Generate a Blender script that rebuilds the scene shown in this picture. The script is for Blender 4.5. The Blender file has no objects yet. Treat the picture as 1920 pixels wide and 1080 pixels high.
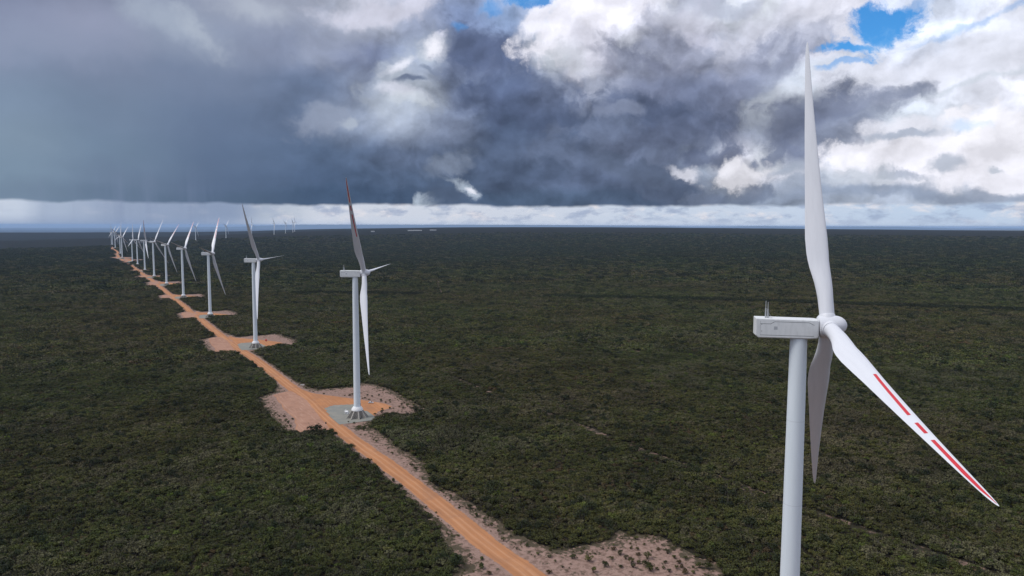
import bpy, math, random
import numpy as np
from mathutils import Vector, Matrix

# ---------------------------------------------------------------- camera, light, exposure
sc = bpy.context.scene
COL = sc.collection
F_PX = 1349.06; PITCH = math.radians(4.935); ROLL = math.radians(0.14083)
CAM_Z = 152.8
cam_d = bpy.data.cameras.new('camera'); cam = bpy.data.objects.new('camera', cam_d); COL.objects.link(cam)
cam_d.sensor_fit = 'HORIZONTAL'; cam_d.sensor_width = 36.0; cam_d.lens = 36.0 * F_PX / 1920.0
cam_d.clip_start = 1.0; cam_d.clip_end = 250000.0
cam.matrix_world = (Matrix.Translation((0, 0, CAM_Z)) @ Matrix.Rotation(math.pi / 2 - PITCH, 4, 'X')
                    @ Matrix.Rotation(ROLL, 4, 'Z'))
sc.camera = cam
sc.render.resolution_x = 1024; sc.render.resolution_y = 576
sc.view_settings.view_transform = 'Standard'; sc.view_settings.look = 'None'
sc.view_settings.gamma = 1.0; sc.view_settings.exposure = 0.0
sc.view_settings.use_curve_mapping = False
cy = sc.cycles
cy.max_bounces = 4; cy.diffuse_bounces = 2; cy.glossy_bounces = 2; cy.transmission_bounces = 2
cy.volume_bounces = 0; cy.transparent_max_bounces = 4
cy.use_denoising = True; cy.denoiser = 'OPENIMAGEDENOISE'; cy.denoising_input_passes = 'RGB_ALBEDO_NORMAL'; cy.denoising_prefilter = 'ACCURATE'
cy.sample_clamp_indirect = 4.0

SUN_EL = math.radians(55); SUN_AZ = math.radians(258)      # azimuth clockwise from +Y
sl = bpy.data.lights.new('sun', 'SUN'); so = bpy.data.objects.new('sun', sl); COL.objects.link(so)
sl.energy = 2.4; sl.angle = math.radians(25); sl.color = (1.0, 0.96, 0.9)
sdir = Vector((math.sin(SUN_AZ) * math.cos(SUN_EL), math.cos(SUN_AZ) * math.cos(SUN_EL), math.sin(SUN_EL)))
so.rotation_euler = sdir.to_track_quat('Z', 'Y').to_euler()
so.location = (0, -50, 400)

def px_dir(x, y):
    """world direction seen at a pixel of the 1920x1080 frame"""
    a, b = x - 960.0, y - 540.0
    cr, sr = math.cos(ROLL), math.sin(ROLL)
    u, v = a * cr + b * sr, -a * sr + b * cr
    c, s = math.cos(PITCH), math.sin(PITCH)
    X, Fw, U = u, F_PX, -v
    d = np.array([X, Fw * c + U * s, -Fw * s + U * c])
    return d / np.linalg.norm(d)

def srgb(r, g, b):
    f = lambda c: ((c / 255 + 0.055) / 1.055) ** 2.4 if c > 10 else c / 255 / 12.92
    return (f(r), f(g), f(b), 1.0)

# ---------------------------------------------------------------- node helpers
class NT:
    def __init__(s, tree): s.t = tree; s.n = tree.nodes; s.l = tree.links
    def new(s, kind, **kw):
        n = s.n.new(kind)
        for k, v in kw.items(): setattr(n, k, v)
        return n
    def put(s, sock, v):
        if isinstance(v, bpy.types.NodeSocket): s.l.new(v, sock)
        elif v is not None: sock.default_value = v
    def m(s, op, a, b=None, c=None, clamp=False):
        n = s.new('ShaderNodeMath', operation=op, use_clamp=clamp)
        s.put(n.inputs[0], a)
        if b is not None: s.put(n.inputs[1], b)
        if c is not None: s.put(n.inputs[2], c)
        return n.outputs[0]
    def vm(s, op, a, b=None):
        n = s.new('ShaderNodeVectorMath', operation=op)
        s.put(n.inputs[0], a)
        if b is not None:
            if op == 'SCALE': s.put(n.inputs['Scale'], b)
            else: s.put(n.inputs[1], b)
        return n.outputs['Value'] if op in ('LENGTH', 'DOT_PRODUCT') else n.outputs[0]
    def mix(s, f, a, b, mode='MIX'):
        n = s.new('ShaderNodeMix', data_type='RGBA', blend_type=mode, clamp_factor=True)
        s.put(n.inputs[0], f); s.put(n.inputs[6], a); s.put(n.inputs[7], b)
        return n.outputs[2]
    def noise(s, vec, scale, detail=4, rough=0.5, dist=0.0, out=0, lac=2.0):
        n = s.new('ShaderNodeTexNoise')
        s.put(n.inputs['Vector'], vec)
        n.inputs['Scale'].default_value = scale; n.inputs['Detail'].default_value = detail
        n.inputs['Roughness'].default_value = rough; n.inputs['Distortion'].default_value = dist
        n.inputs['Lacunarity'].default_value = lac
        return n.outputs[out]
    def ss(s, v, a, b, lo=0.0, hi=1.0, kind='SMOOTHSTEP'):
        n = s.new('ShaderNodeMapRange', interpolation_type=kind)
        s.put(n.inputs[0], v); s.put(n.inputs[1], a); s.put(n.inputs[2], b)
        s.put(n.inputs[3], lo); s.put(n.inputs[4], hi)
        return n.outputs[0]
    def xyz(s, x, y, z=0.0):
        n = s.new('ShaderNodeCombineXYZ')
        s.put(n.inputs[0], x); s.put(n.inputs[1], y); s.put(n.inputs[2], z)
        return n.outputs[0]
    def sep(s, v):
        n = s.new('ShaderNodeSeparateXYZ'); s.put(n.inputs[0], v); return n.outputs
    def ramp(s, f, stops, mode='LINEAR'):
        n = s.new('ShaderNodeValToRGB'); r = n.color_ramp; r.interpolation = mode
        s.put(n.inputs[0], f)
        while len(r.elements) < len(stops): r.elements.new(0.5)
        for e, (p, c) in zip(r.elements, stops): e.position = p
        for e, (p, c) in zip(r.elements, stops): e.color = c
        return n.outputs[0]

# ---------------------------------------------------------------- world: Nishita blue behind a cloud deck laid out in azimuth and elevation
#SKY_BEGIN
def ae(x, y):
    d = px_dir(x, y)
    return math.atan2(d[0], d[1]), math.asin(d[2])
world = bpy.data.worlds.new("World"); sc.world = world; world.use_nodes = True
W = NT(world.node_tree); W.n.clear()
tc = W.new('ShaderNodeTexCoord')
D = tc.outputs['Generated']
dx, dy, dz = W.sep(D)
az = W.m('ARCTAN2', dx, dy); el = W.m('ARCSINE', dz)
# sky units: 1 unit = 1000 photo-pixels worth of angle
A = W.m('MULTIPLY', az, 1.349); E = W.m('MULTIPLY', el, 1.349)
P = W.xyz(A, E, 0.0)
def U(x, y):
    a, e = ae(x, y); return a * 1.349, e * 1.349
# warps: broad swirls and fray
def warp(P, scale, amp, detail, rough=0.55, off=0.0):
    q = W.vm('ADD', P, (off, off * 0.7, off * 1.3))
    c = W.noise(q, scale, detail, rough, out=1)
    return W.vm('SCALE', W.vm('SUBTRACT', c, (0.5, 0.5, 0.5)), amp)
w1 = warp(P, 3.4, 0.11, 3.0, 0.5, 3.1)
w2 = warp(P, 12.0, 0.060, 7.0, 0.62, 7.7)
PW = W.vm('ADD', P, W.vm('ADD', w1, w2))
PS = W.vm('ADD', P, W.vm('ADD', W.vm('SCALE', w1, 0.6), W.vm('SCALE', w2, 0.6)))
NB = W.m('SUBTRACT', W.noise(W.vm('ADD', PW, (2.2, 5.1, 0)), 17.0, 8.0, 0.60), 0.5)
# base rows of cloud colour: (pixel row, [(pixel column, rgb), ...])
ROWS = [
 (-60, [(0,(112,121,142)),(200,(120,127,144)),(420,(132,141,162)),(520,(165,173,189)),(700,(185,191,199)),(860,(170,183,204)),(1050,(228,230,238)),(1250,(225,228,236)),(1500,(228,230,240)),(1750,(225,232,245)),(1920,(235,240,248))]),
 (25,  [(0,(116,125,146)),(200,(122,131,150)),(330,(146,156,174)),(520,(160,168,182)),(600,(158,166,180)),(720,(180,187,198)),(800,(150,160,180)),(880,(135,153,186)),(960,(150,173,206)),(1050,(228,232,240)),(1180,(232,233,240)),(1300,(205,210,215)),(1420,(214,220,223)),(1540,(228,232,241)),(1750,(222,234,248)),(1920,(238,243,250))]),
 (100, [(0,(138,148,170)),(180,(148,156,176)),(350,(146,158,176)),(560,(138,149,170)),(700,(116,127,152)),(790,(150,163,184)),(860,(108,121,148)),(960,(112,124,149)),(1040,(205,212,216)),(1120,(226,227,235)),(1180,(190,196,204)),(1280,(158,164,180)),(1380,(172,179,194)),(1450,(184,191,203)),(1540,(216,221,235)),(1700,(228,237,248)),(1920,(238,243,250))]),
 (170, [(0,(130,145,166)),(200,(124,138,159)),(420,(117,132,154)),(600,(106,122,146)),(700,(140,152,172)),(780,(178,188,199)),(850,(118,131,154)),(960,(92,107,134)),(1050,(140,150,169)),(1110,(160,167,181)),(1200,(118,127,148)),(1300,(110,120,142)),(1400,(122,131,152)),(1460,(186,195,205)),(1560,(214,223,228)),(1700,(224,230,241)),(1920,(240,243,248))]),
 (240, [(0,(128,147,166)),(200,(117,135,155)),(420,(104,122,146)),(560,(102,119,143)),(640,(138,151,170)),(740,(158,169,183)),(840,(122,134,154)),(930,(86,102,127)),(1100,(86,101,125)),(1250,(98,110,133)),(1370,(112,122,144)),(1430,(148,158,174)),(1500,(120,130,151)),(1600,(126,136,156)),(1690,(205,214,220)),(1920,(236,239,245))]),
 (300, [(0,(130,150,166)),(200,(113,133,152)),(420,(97,116,140)),(600,(90,109,134)),(760,(98,113,136)),(900,(86,101,124)),(1050,(96,110,133)),(1180,(104,116,138)),(1250,(110,122,142)),(1310,(150,161,174)),(1380,(214,216,223)),(1450,(196,202,206)),(1510,(124,134,154)),(1570,(160,169,182)),(1630,(234,235,240)),(1920,(244,245,248))]),
 (345, [(0,(124,145,161)),(200,(110,129,149)),(420,(90,109,133)),(600,(80,99,124)),(760,(80,97,120)),(900,(78,94,116)),(1050,(90,104,127)),(1200,(88,101,123)),(1270,(96,109,130)),(1330,(140,151,166)),(1430,(176,184,193)),(1530,(186,193,200)),(1640,(226,228,234)),(1920,(226,228,236))]),
 (372, [(0,(116,136,153)),(200,(102,122,142)),(420,(84,104,126)),(600,(70,90,114)),(760,(68,86,109)),(900,(70,87,108)),(1050,(76,93,114)),(1250,(76,91,112)),(1330,(110,122,140)),(1450,(140,152,167)),(1650,(168,179,191)),(1920,(176,188,199))]),
]
fa = W.m('ADD', W.m('DIVIDE', W.sep(PS)[0], 1.9), 0.5)
def col_pos(x): return U(x, 200)[0] / 1.9 + 0.5
es = W.sep(PS)[1]
base = None; prev = None
for py, stops in ROWS:
    c = W.ramp(fa, [(col_pos(x), srgb(*rgb)) for x, rgb in stops], 'EASE')
    e = U(960, py)[1]
    if base is None: base = c
    else: base = W.mix(W.ss(es, prev, e, 0.0, 1.0), base, c)
    prev = e
# relief: lit from above, broad billows and fine tufts
PQ = W.vm('ADD', W.vm('MULTIPLY', P, (1.0, 1.2, 1.0)), W.vm('SCALE', w2, 0.9))
def hgt(q, o): return W.noise(W.vm('ADD', q, (5.0 + o[0], 2.0 + o[1], 0.0)), 8.0, 5.0, 0.52)
h0 = hgt(PQ, (0, 0)); h1 = hgt(PQ, (-0.008, 0.022))
slope = W.m('SUBTRACT', h0, h1)
lump = W.ss(A, U(380, 200)[0], U(820, 200)[0], 0.08, 1.0)
rel = W.m('ADD', W.m('MULTIPLY', slope, 2.3), W.m('ADD', W.m('MULTIPLY', NB, 0.62), W.m('MULTIPLY', W.m('SUBTRACT', h0, 0.5), 0.8)))
rel = W.m('MULTIPLY', rel, lump)
gain = W.m('MINIMUM', W.m('MAXIMUM', W.m('ADD', 1.0, rel), 0.6), 1.5)
soft = W.m('ADD', 1.0, W.m('MULTIPLY', W.m('SUBTRACT', W.noise(P, 3.0, 5.0, 0.5, 0.2), 0.5), 0.22))
base = W.vm('SCALE', base, W.m('MULTIPLY', gain, soft))
cur = base
def blob(cx, cy_, rx, ry, rot, rgb, edge=0.35, op=1.0, rag=0.9, relief=0.6):
    """a cloud body centred on a sky direction, its rim torn by the same noise that shades it"""
    global cur
    u, v = U(cx, cy_)
    # the sky position is chained after the colour so far, which keeps the shader evaluating in order
    pc = W.new('ShaderNodeVectorMath', operation='MULTIPLY_ADD'); W.put(pc.inputs[0], cur); pc.inputs[1].default_value = (1e-9,) * 3; W.put(pc.inputs[2], PW)
    p = W.vm('SUBTRACT', pc.outputs[0], (u, v, 0.0))
    n = W.new('ShaderNodeVectorRotate', rotation_type='Z_AXIS'); W.put(n.inputs['Vector'], p)
    n.inputs['Angle'].default_value = math.radians(-rot)
    q = W.vm('MULTIPLY', n.outputs[0], (1000.0 / rx, 1000.0 / ry, 0.0))
    r = W.vm('LENGTH', q)
    if rag: r = W.m('ADD', r, W.m('MULTIPLY', NB, rag * 4.2))
    f = W.ss(r, 1.0 + edge, 1.0 - edge, 0.0, op)
    c = srgb(*rgb)[:3]
    if relief:
        g = W.m('ADD', 1.0, W.m('MULTIPLY', W.m('SUBTRACT', gain, 1.0), relief))
        c = W.vm('SCALE', c, g)
    else: c = (*c, 1.0)
    cur = W.mix(f, cur, c)
BLOBS = [
 # left sheet: faint lighter wisps
 (330, 45, 60, 26, -15, (172,184,196), .8, .7, .6, 0), (395, 62, 40, 14, -35, (186,196,204), .8, .5, .8, 0), (500, 15, 50, 20, -10, (186,195,204), .8, .7, .6, 0),
 (60, 95, 150, 30, 6, (150,160,180), .9, .6, .3, 0),
 (650, 70, 60, 30, 30, (176,184,197), .7, .35, .6, .3), (735, 8, 90, 22, 8, (214,216,226), .5, .9, .7, .5),
 (610, 232, 60, 20, 20, (150,161,178), .6, .8, .8, .5), (650, 240, 16, 8, 30, (176,187,197), .6, .8, .8, .5),
 # bright rift in the middle
 (755, 175, 66, 38, 35, (190,200,207), .7, .5, .9, .9),
 (800, 125, 55, 20, 48, (166,178,194), .5, .8, .8, .6),
 (762, 124, 52, 18, 34, (188,198,207), .8, .7, .8, .4), (768, 117, 34, 8, 32, (236,239,245), .8, .95, .9, .3), (818, 92, 36, 30, 30, (190,200,208), .8, .7, .8, .4), (826, 84, 19, 17, 0, (248,249,252), .75, 1., .8, 0), (836, 60, 10, 5, 20, (225,228,238), .6, .8, .6, 0),
 (752, 178, 30, 11, -12, (226,230,238), .7, .8, .7, .5), (765, 197, 24, 10, 0, (214,222,224), .7, .5, .7, .5),
 (780, 155, 26, 6, 8, (104,117,140), .5, .85, .6, .3), (815, 128, 18, 5, -10, (120,133,154), .6, .7, .6, .3),
 # great dark head and the lumps under it
 (920, 110, 72, 48, -30, (98,112,141), .4, .9, .9, .6),
 (990, 195, 120, 60, -18, (90,104,131), .5, .7, .8, .8),
 (1190, 215, 120, 26, -8, (86,99,124), .5, .7, .9, .8),
 (1110, 258, 60, 32, 5, (116,129,152), .4, .8, .8, .9), (1140, 216, 34, 10, 8, (136,147,168), .5, .8, .8, .6),
 (1040, 290, 60, 30, 0, (104,118,141), .5, .7, .8, .9),
 (960, 330, 80, 30, 0, (82,97,120), .5, .7, .8, .8),
 (1250, 255, 80, 28, 10, (104,115,138), .5, .7, .8, .9), (1320, 285, 70, 16, 4, (98,109,132), .5, .85, .9, .7),
 # white shoulder above the head
 (1080, 50, 95, 42, 30, (243,243,247), .35, .95, .8, .6), (1010, 50, 42, 16, 40, (240,241,246), .4, .95, .7, .5), (1110, 95, 60, 36, 50, (228,229,237), .5, .85, .8, .6), (1080, 120, 40, 20, -50, (206,211,216), .6, .7, .8, .6),
 (1160, 22, 70, 30, 0, (242,242,246), .5, .8, .7, .6), (1340, 12, 60, 14, 0, (170,179,196), .5, .6, .8, .4),
 (1250, 75, 70, 40, 15, (146,153,172), .6, .75, .8, .9), (1300, 45, 40, 22, 0, (222,224,233), .6, .7, .9, .7), (1310, 75, 26, 12, -30, (214,216,228), .6, .7, .9, .5),
 (1180, 120, 60, 30, 0, (126,134,155), .6, .7, .8, .9),
 (1430, 60, 100, 40, 20, (226,229,238), .5, .7, .8, .7), (1560, 40, 60, 52, 20, (238,240,246), .35, .95, .8, .5), (1480, 85, 75, 34, 20, (176,183,199), .6, .75, .8, .8),
 (1440, 140, 60, 26, 25, (134,143,164), .5, .7, .9, .8), (1390, 110, 70, 26, 25, (140,148,168), .6, .7, .9, .9),
 # right side
 (1480, 195, 60, 22, 30, (206,214,219), .5, .8, .8, .6),
 (1620, 150, 90, 26, 5, (232,236,244), .5, .8, .7, .5), (1800, 120, 200, 40, 14, (238,242,248), .6, .8, .6, .4),
 (1800, 160, 160, 6, 18, (205,215,220), .7, .6, .5, .3),
 (1505, 235, 72, 40, 14, (116,126,147), .55, .9, .8, .7), (1590, 215, 80, 28, 14, (124,134,155), .65, .8, .9, .7), (1520, 275, 50, 30, 20, (112,122,144), .6, .85, .9, .7),
 (1675, 177, 36, 12, 12, (134,144,164), .7, .7, .8, .5), (1570, 265, 60, 26, 20, (140,150,168), .5, .8, .9, .7),
 (1450, 290, 26, 12, 25, (128,138,157), .4, .9, .9, .5), (1410, 300, 14, 6, 25, (130,140,159), .4, .9, .8, .4),
 (1380, 325, 62, 26, 4, (240,240,241), .35, .95, .9, .6), (1270, 318, 40, 12, 4, (222,224,229), .5, .85, .9, .6), (1360, 300, 26, 10, 20, (240,240,241), .4, .9, .9, .4), (1450, 340, 40, 16, 0, (225,227,232), .5, .8, .9, .6),
 (1700, 250, 70, 14, 2, (240,242,246), .5, .85, .9, .3), (1720, 310, 150, 36, 4, (246,246,248), .35, .95, .9, .5),
 (1850, 268, 85, 40, 0, (250,250,251), .3, 1., .8, .45), (1870, 320, 100, 34, 0, (246,246,248), .4, .95, .9, .5),
 (1700, 266, 60, 6, 2, (176,187,200), .5, .85, .7, .3), (1775, 312, 20, 9, 0, (182,191,201), .5, .85, .7, .3), (1870, 314, 10, 4, 0, (190,199,206), .5, .8, .7, .2),
 (1685, 340, 42, 8, 0, (166,175,188), .45, .9, .8, .5), (1600, 350, 80, 16, 0, (190,198,204), .5, .8, .8, .6), (1490, 352, 60, 16, 0, (150,161,175), .5, .85, .8, .7), (1480, 322, 40, 10, 0, (160,170,182), .5, .8, .8, .5),
 (1860, 368, 110, 12, -2, (156,168,184), .5, .9, .7, .5), (1620, 375, 120, 10, 0, (146,159,176), .6, .8, .7, .5),
 (1230, 345, 70, 28, -14, (88,101,122), .3, .97, .8, .7), (1180, 325, 70, 16, -8, (96,109,130), .4, .9, .8, .6),
 (1330, 366, 44, 14, 0, (112,124,143), .35, .95, .9, .6), (1400, 360, 40, 14, 0, (118,130,148), .4, .9, .9, .6),
 # broken light low in the dark base
 (835, 308, 34, 16, 20, (132,145,162), .6, .8, .9, 1.), (800, 375, 26, 8, 0, (176,189,198), .5, .9, 1.2, .6), (845, 360, 42, 18, 5, (80,95,116), .5, .9, .8, .6),
]
ITEMS = [(b[0], b[2], blob, b) for b in BLOBS]
def streak(pts, w, rgb, op=1.0, edge=.6, rag=.9, relief=.5):
    for (x0, y0), (x1, y1) in zip(pts, pts[1:]):
        L = math.hypot(x1 - x0, y1 - y0)
        ITEMS.append(((x0 + x1) / 2, L, blob, ((x0 + x1) / 2, (y0 + y1) / 2, L * .6, w, math.degrees(math.atan2(-(y1 - y0), x1 - x0)), rgb, edge, op, rag, relief)))
streak([(828,336),(850,340),(872,346),(888,362),(902,374)], 8, (176,189,199), .8, .8, 1.1)
streak([(872,350),(893,361)], 4, (236,239,243), .95, .8, .9, 0)
# blue openings, Nishita sky with wisps over them
sky = W.new('ShaderNodeTexSky', sky_type='NISHITA'); sky.sun_disc = False
sky.sun_elevation = SUN_EL; sky.sun_rotation = SUN_AZ
sky.altitude = 700
blue = W.vm('MULTIPLY', sky.outputs[0], (0.040, 0.110, 0.155))
blue = W.mix(W.ss(NB, -.05, .14, 0, .45), blue, srgb(150,200,242))
def hole(cx, cy_, rx, ry, rot, op=1.0, edge=.4):
    global cur
    u, v = U(cx, cy_)
    # the sky position is chained after the colour so far, which keeps the shader evaluating in order
    pc = W.new('ShaderNodeVectorMath', operation='MULTIPLY_ADD'); W.put(pc.inputs[0], cur); pc.inputs[1].default_value = (1e-9,) * 3; W.put(pc.inputs[2], PW)
    p = W.vm('SUBTRACT', pc.outputs[0], (u, v, 0.0))
    n = W.new('ShaderNodeVectorRotate', rotation_type='Z_AXIS'); W.put(n.inputs['Vector'], p)
    n.inputs['Angle'].default_value = math.radians(-rot)
    r = W.m('ADD', W.vm('LENGTH', W.vm('MULTIPLY', n.outputs[0], (1000.0 / rx, 1000.0 / ry, 0.0))), W.m('MULTIPLY', NB, 4.0))
    cur = W.mix(W.ss(r, 1.0 + edge, 1.0 - edge, 0.0, op), cur, blue)
ITEMS.append((1642,  46, hole, (1648, 56, 40, 34, 40, 1.0, .40)))
ITEMS.append((1612,  44, hole, (1618, 90, 38, 11, 0, 1.0, .4)))
ITEMS.append((1580,  34, hole, (1580, 128, 26, 6, 5, .6, .5)))
ITEMS.append((1690,  30, hole, (1690, 8, 30, 10, 20, .5, .6)))
ITEMS.append((1000,  48, hole, (1000, 8, 48, 11, 0, .95, .4)))
ITEMS.append((930,  24, hole, (930, 16, 24, 12, 0, .7, .6)))
ITEMS.append((876,  16, hole, (876, 42, 13, 5, 10, .5, .7)))
ITEMS.append((1810,  110, hole, (1810, 42, 110, 5, 14, .4, .8)))
ITEMS.append((1795,  26, hole, (1795, 247, 24, 8, 10, .3, .7)))
# the pale clear band under the flat cloud base, with small far cumulus and rain veils
base_e = W.m('ADD', U(960, 386)[1], W.m('MULTIPLY', W.m('SUBTRACT', W.noise(P, 9.0, 4.0, 0.55), 0.5), 0.020))
right = W.ss(A, U(1250, 300)[0], U(1600, 300)[0])
fband = W.ss(E, W.m('ADD', base_e, 0.0035), W.m('SUBTRACT', base_e, 0.0035))
low = W.ramp(fa, [(col_pos(0), srgb(200,211,221)), (col_pos(70), srgb(172,186,202)), (col_pos(200), srgb(152,167,187)), (col_pos(420), srgb(143,159,181)),
                  (col_pos(520), srgb(190,200,208)), (col_pos(600), srgb(212,218,223)), (col_pos(900), srgb(212,219,225)), (col_pos(1300), srgb(205,217,227)), (col_pos(1920), srgb(194,213,229))], 'EASE')
PB = W.vm('ADD', W.vm('MULTIPLY', P, (1.0, 2.5, 1.0)), W.vm('SCALE', w2, 0.5))
cu = W.noise(PB, 15.0, 8.0, 0.62)
cumask = W.m('MULTIPLY', W.ss(cu, 0.50, 0.72), W.ss(A, U(430, 300)[0], U(640, 300)[0], 0.12, 1.0))
cumask = W.m('MULTIPLY', cumask, W.ss(E, U(960, 424)[1], U(960, 408)[1]))
cu2 = W.noise(W.vm('ADD', PB, (3.0, 1.0, 0.0)), 20.0, 6.0, 0.6)
low = W.mix(W.m('MULTIPLY', W.ss(cu2, 0.46, 0.66), W.m('MULTIPLY', 0.7, W.ss(A, U(430, 300)[0], U(640, 300)[0], 0.2, 1.0))), low, srgb(150,166,190))
low = W.mix(W.m('MULTIPLY', cumask, 0.8), low, srgb(246,240,234))
low = W.mix(W.ss(E, U(960, 404)[1], U(960, 426)[1], 0.0, 0.55), low, W.mix(W.ss(A, U(330, 300)[0], U(560, 300)[0]), srgb(140,156,180), srgb(214,224,232)))
# rain veils fall from the left-hand base
veil = W.noise(W.vm('MULTIPLY', P, (1.0, 0.05, 1.0)), 26.0, 4.0, 0.6)
vm_ = W.m('MULTIPLY', W.ss(veil, 0.45, 0.7), W.m('MULTIPLY', W.ss(A, U(470, 300)[0], U(330, 300)[0]), W.ss(A, U(30, 300)[0], U(120, 300)[0])))
vm_ = W.m('MULTIPLY', vm_, W.ss(E, U(960, 300)[1], U(960, 390)[1]))
# the part of the sky above and behind the photographer: bright broken overcast
SKY_UP = 1.1
gen = W.vm('SCALE', srgb(206,212,222)[:3], W.m('ADD', 0.75 * SKY_UP, W.m('MULTIPLY', W.noise(D, 2.5, 3.0, 0.5), 0.5 * SKY_UP)))
absA = W.m('ABSOLUTE', A)
fgen = W.m('MAXIMUM', W.ss(absA, 1.0, 1.3), W.ss(E, 0.50, 0.72))
def background(c):
    n = W.new('ShaderNodeBackground'); n.inputs['Strength'].default_value = 0.1
    W.put(n.inputs['Color'], W.vm('MULTIPLY', W.mix(W.ss(E, 0.0, -0.03), c, srgb(120,135,155)), (9.65, 9.62, 10.35))); return n.outputs[0]
def mixsh(f, a_, b_):
    n = W.new('ShaderNodeMixShader'); W.put(n.inputs[0], f); W.l.new(a_, n.inputs[1]); W.l.new(b_, n.inputs[2]); return n.outputs[0]
CUTS = [560, 1000, 1400]
def sector(lo, hi):
    """one azimuth sector of the sky; bodies that reach into it are laid over the base in order"""
    global cur
    cur = base
    for x, rx, fn, args in ITEMS:
        if x + rx * 1.9 + 60 > lo and x - rx * 1.9 - 60 < hi: fn(*args)
    cur = W.mix(fband, cur, low)
    if lo < 500: cur = W.mix(W.m('MULTIPLY', vm_, 0.35), cur, srgb(128,143,168))
    return background(W.mix(fgen, cur, gen))
B = [sector(*p) for p in zip([-9999] + CUTS, CUTS + [9999])]
cut = lambda x: W.m('GREATER_THAN', A, U(x, 200)[0])
detail = mixsh(cut(CUTS[1]), mixsh(cut(CUTS[0]), B[0], B[1]), mixsh(cut(CUTS[2]), B[2], B[3]))
whole = mixsh(W.m('GREATER_THAN', fgen, 0.999), detail, background(gen))
wo = W.new('ShaderNodeOutputWorld'); W.l.new(whole, wo.inputs['Surface'])
world.cycles.sampling_method = 'MANUAL'; world.cycles.sample_map_resolution = 512
#SKY_END

# ================================================================ terrain
TURB = [  # x, y, ground z, rotor azimuth deg, yaw deg (axis turned toward the camera)
 (76.3, 189.6, 11.0, 341.6, 10.8), (-123.1, 563.0, 0.0, 31.6, 1.3), (-337.3, 937.3, -8.0, 31.4, 1.8),
 (-545.9, 1292.9, -13.6, 320.8, -5.9), (-764.5, 1666.5, -16.7, 318.1, -.6), (-987.5, 2050.4, -19.3, 315.1, 9.3),
 (-1156.8, 2320.6, -16.5, 330.4, 20.0), (-1382.2, 2704.5, -20.8, 22.5, -21.5), (-1712.5, 3287.4, -30.7, 327.9, -5.1),
 (-1963.5, 3719.7, -40.0, 353.0, -4.0), (-2087.1, 3851.7, -26.5, 313.1, 1.1), (-2348.7, 4315.8, -24.7, 349.8, 1.5),
 (-2859.3, 5189.2, -15.2, 305.5, -1.9), (-3428.6, 6182.8, -27.2, 316.5, 0.), (-3691.2, 6639.2, -30.0, 4.7, 1.7)]
FAR = [  # pixel of hub, pixel of base, azimuth: the turbines on the skyline
 ((367.6, 428.5), 451.4, 310), ((424.3, 425.5), 447.5, 75), ((472.5, 422.8), 443.0, 10), ((514.5, 420.5), 440.0, 40),
 ((535.8, 419.5), 438.0, 70), ((549.5, 418.2), 435.8, 60), ((553.2, 417.5), 434.5, 20)]
CTRL = [(x, y, z) for x, y, z, *_ in TURB]
def at_dist(px, py, dist):
    d = px_dir(px, py); k = dist / math.hypot(d[0], d[1])
    return (d[0] * k, d[1] * k, CAM_Z + d[2] * k)
FARP = []
for (hx, hy), by, a in FAR:
    dist = F_PX * 115.0 / (by - hy)
    p = at_dist(hx - .5, by, dist); FARP.append((p, a)); CTRL.append(p)
R_EDGE = 14000.0
for px, py in [(-500,441),(-200,440),(0,438.5),(130,438.2),(250,437.3),(360,436.6),(480,434),(580,430.5),(700,428.4),(860,426.2),(1000,426),(1180,427),(1340,427.8),(1500,429.3),(1620,430.3),(1750,431.3),(1920,432.3),(2200,434.5),(2500,436)]:
    CTRL.append(at_dist(px, py, R_EDGE))
for px, py in [(-450,455),(-200,453),(0,451),(100,448.5),(190,446.3)]:
    CTRL.append(at_dist(px, py, 9300)); x, y, z = at_dist(px, py, 11500); CTRL.append((x, y, z - 70))
for px, py in [(1000,432),(1350,435),(1700,439),(2100,443)]: CTRL.append(at_dist(px, py, 7500))
CTRL += [(430, 330, 9), (-430, 480, -3), (500, 1100, -5), (1500, 1900, -4), (-1500, 1200, -14), (600, 2600, -10), (2600, 2700, 0), (-2900, 3000, -25),
         (0, -300, 10), (0, -3000, 5), (6000, -3000, 0), (-6000, -3000, 0), (9000, 2500, 20), (-9000, 2500, -30), (0, -12000, 0), (12000, -6000, 0), (-12000, -6000, 0), (-1100, 5200, -20)]
_C = np.array(CTRL)
def _k(r2): return np.where(r2 > 0, 0.5 * r2 * np.log(np.maximum(r2, 1e-12)), 0.0)
_xy = _C[:, :2] / 1000.0; _n = len(_xy)
_K = _k(((_xy[:, None] - _xy[None]) ** 2).sum(-1)) + np.eye(_n) * 0.004
_Pm = np.c_[np.ones(_n), _xy]
_sol = np.linalg.solve(np.block([[_K, _Pm], [_Pm.T, np.zeros((3, 3))]]), np.r_[_C[:, 2], 0, 0, 0])
def zg(x, y):
    x = np.asarray(x, float); y = np.asarray(y, float); sh = x.shape
    q = np.c_[x.ravel(), y.ravel()] / 1000.0; R = np.hypot(q[:, 0], q[:, 1])
    qq = q * np.minimum(1.0, 14.3 / np.maximum(R, 1e-9))[:, None]
    out = np.empty(len(qq))
    for i in range(0, len(qq), 20000):
        s = qq[i:i + 20000]
        out[i:i + 20000] = _k(((s[:, None] - _xy[None]) ** 2).sum(-1)) @ _sol[:_n] + _sol[_n] + s @ _sol[_n + 1:]
    t = np.clip((R - 14.3) / 7.0, 0, 1); t = t * t * (3 - 2 * t)
    out = out * (1 - t) + (-330.0) * t
    return out.reshape(sh)
def ground_px(px, py, z0=0.0):
    d = px_dir(px, py); z = z0
    for _ in range(30):
        k = (z - CAM_Z) / d[2]; x, y = d[0] * k, d[1] * k
        z = 0.5 * z + 0.5 * float(zg(x, y))
    return x, y

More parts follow.
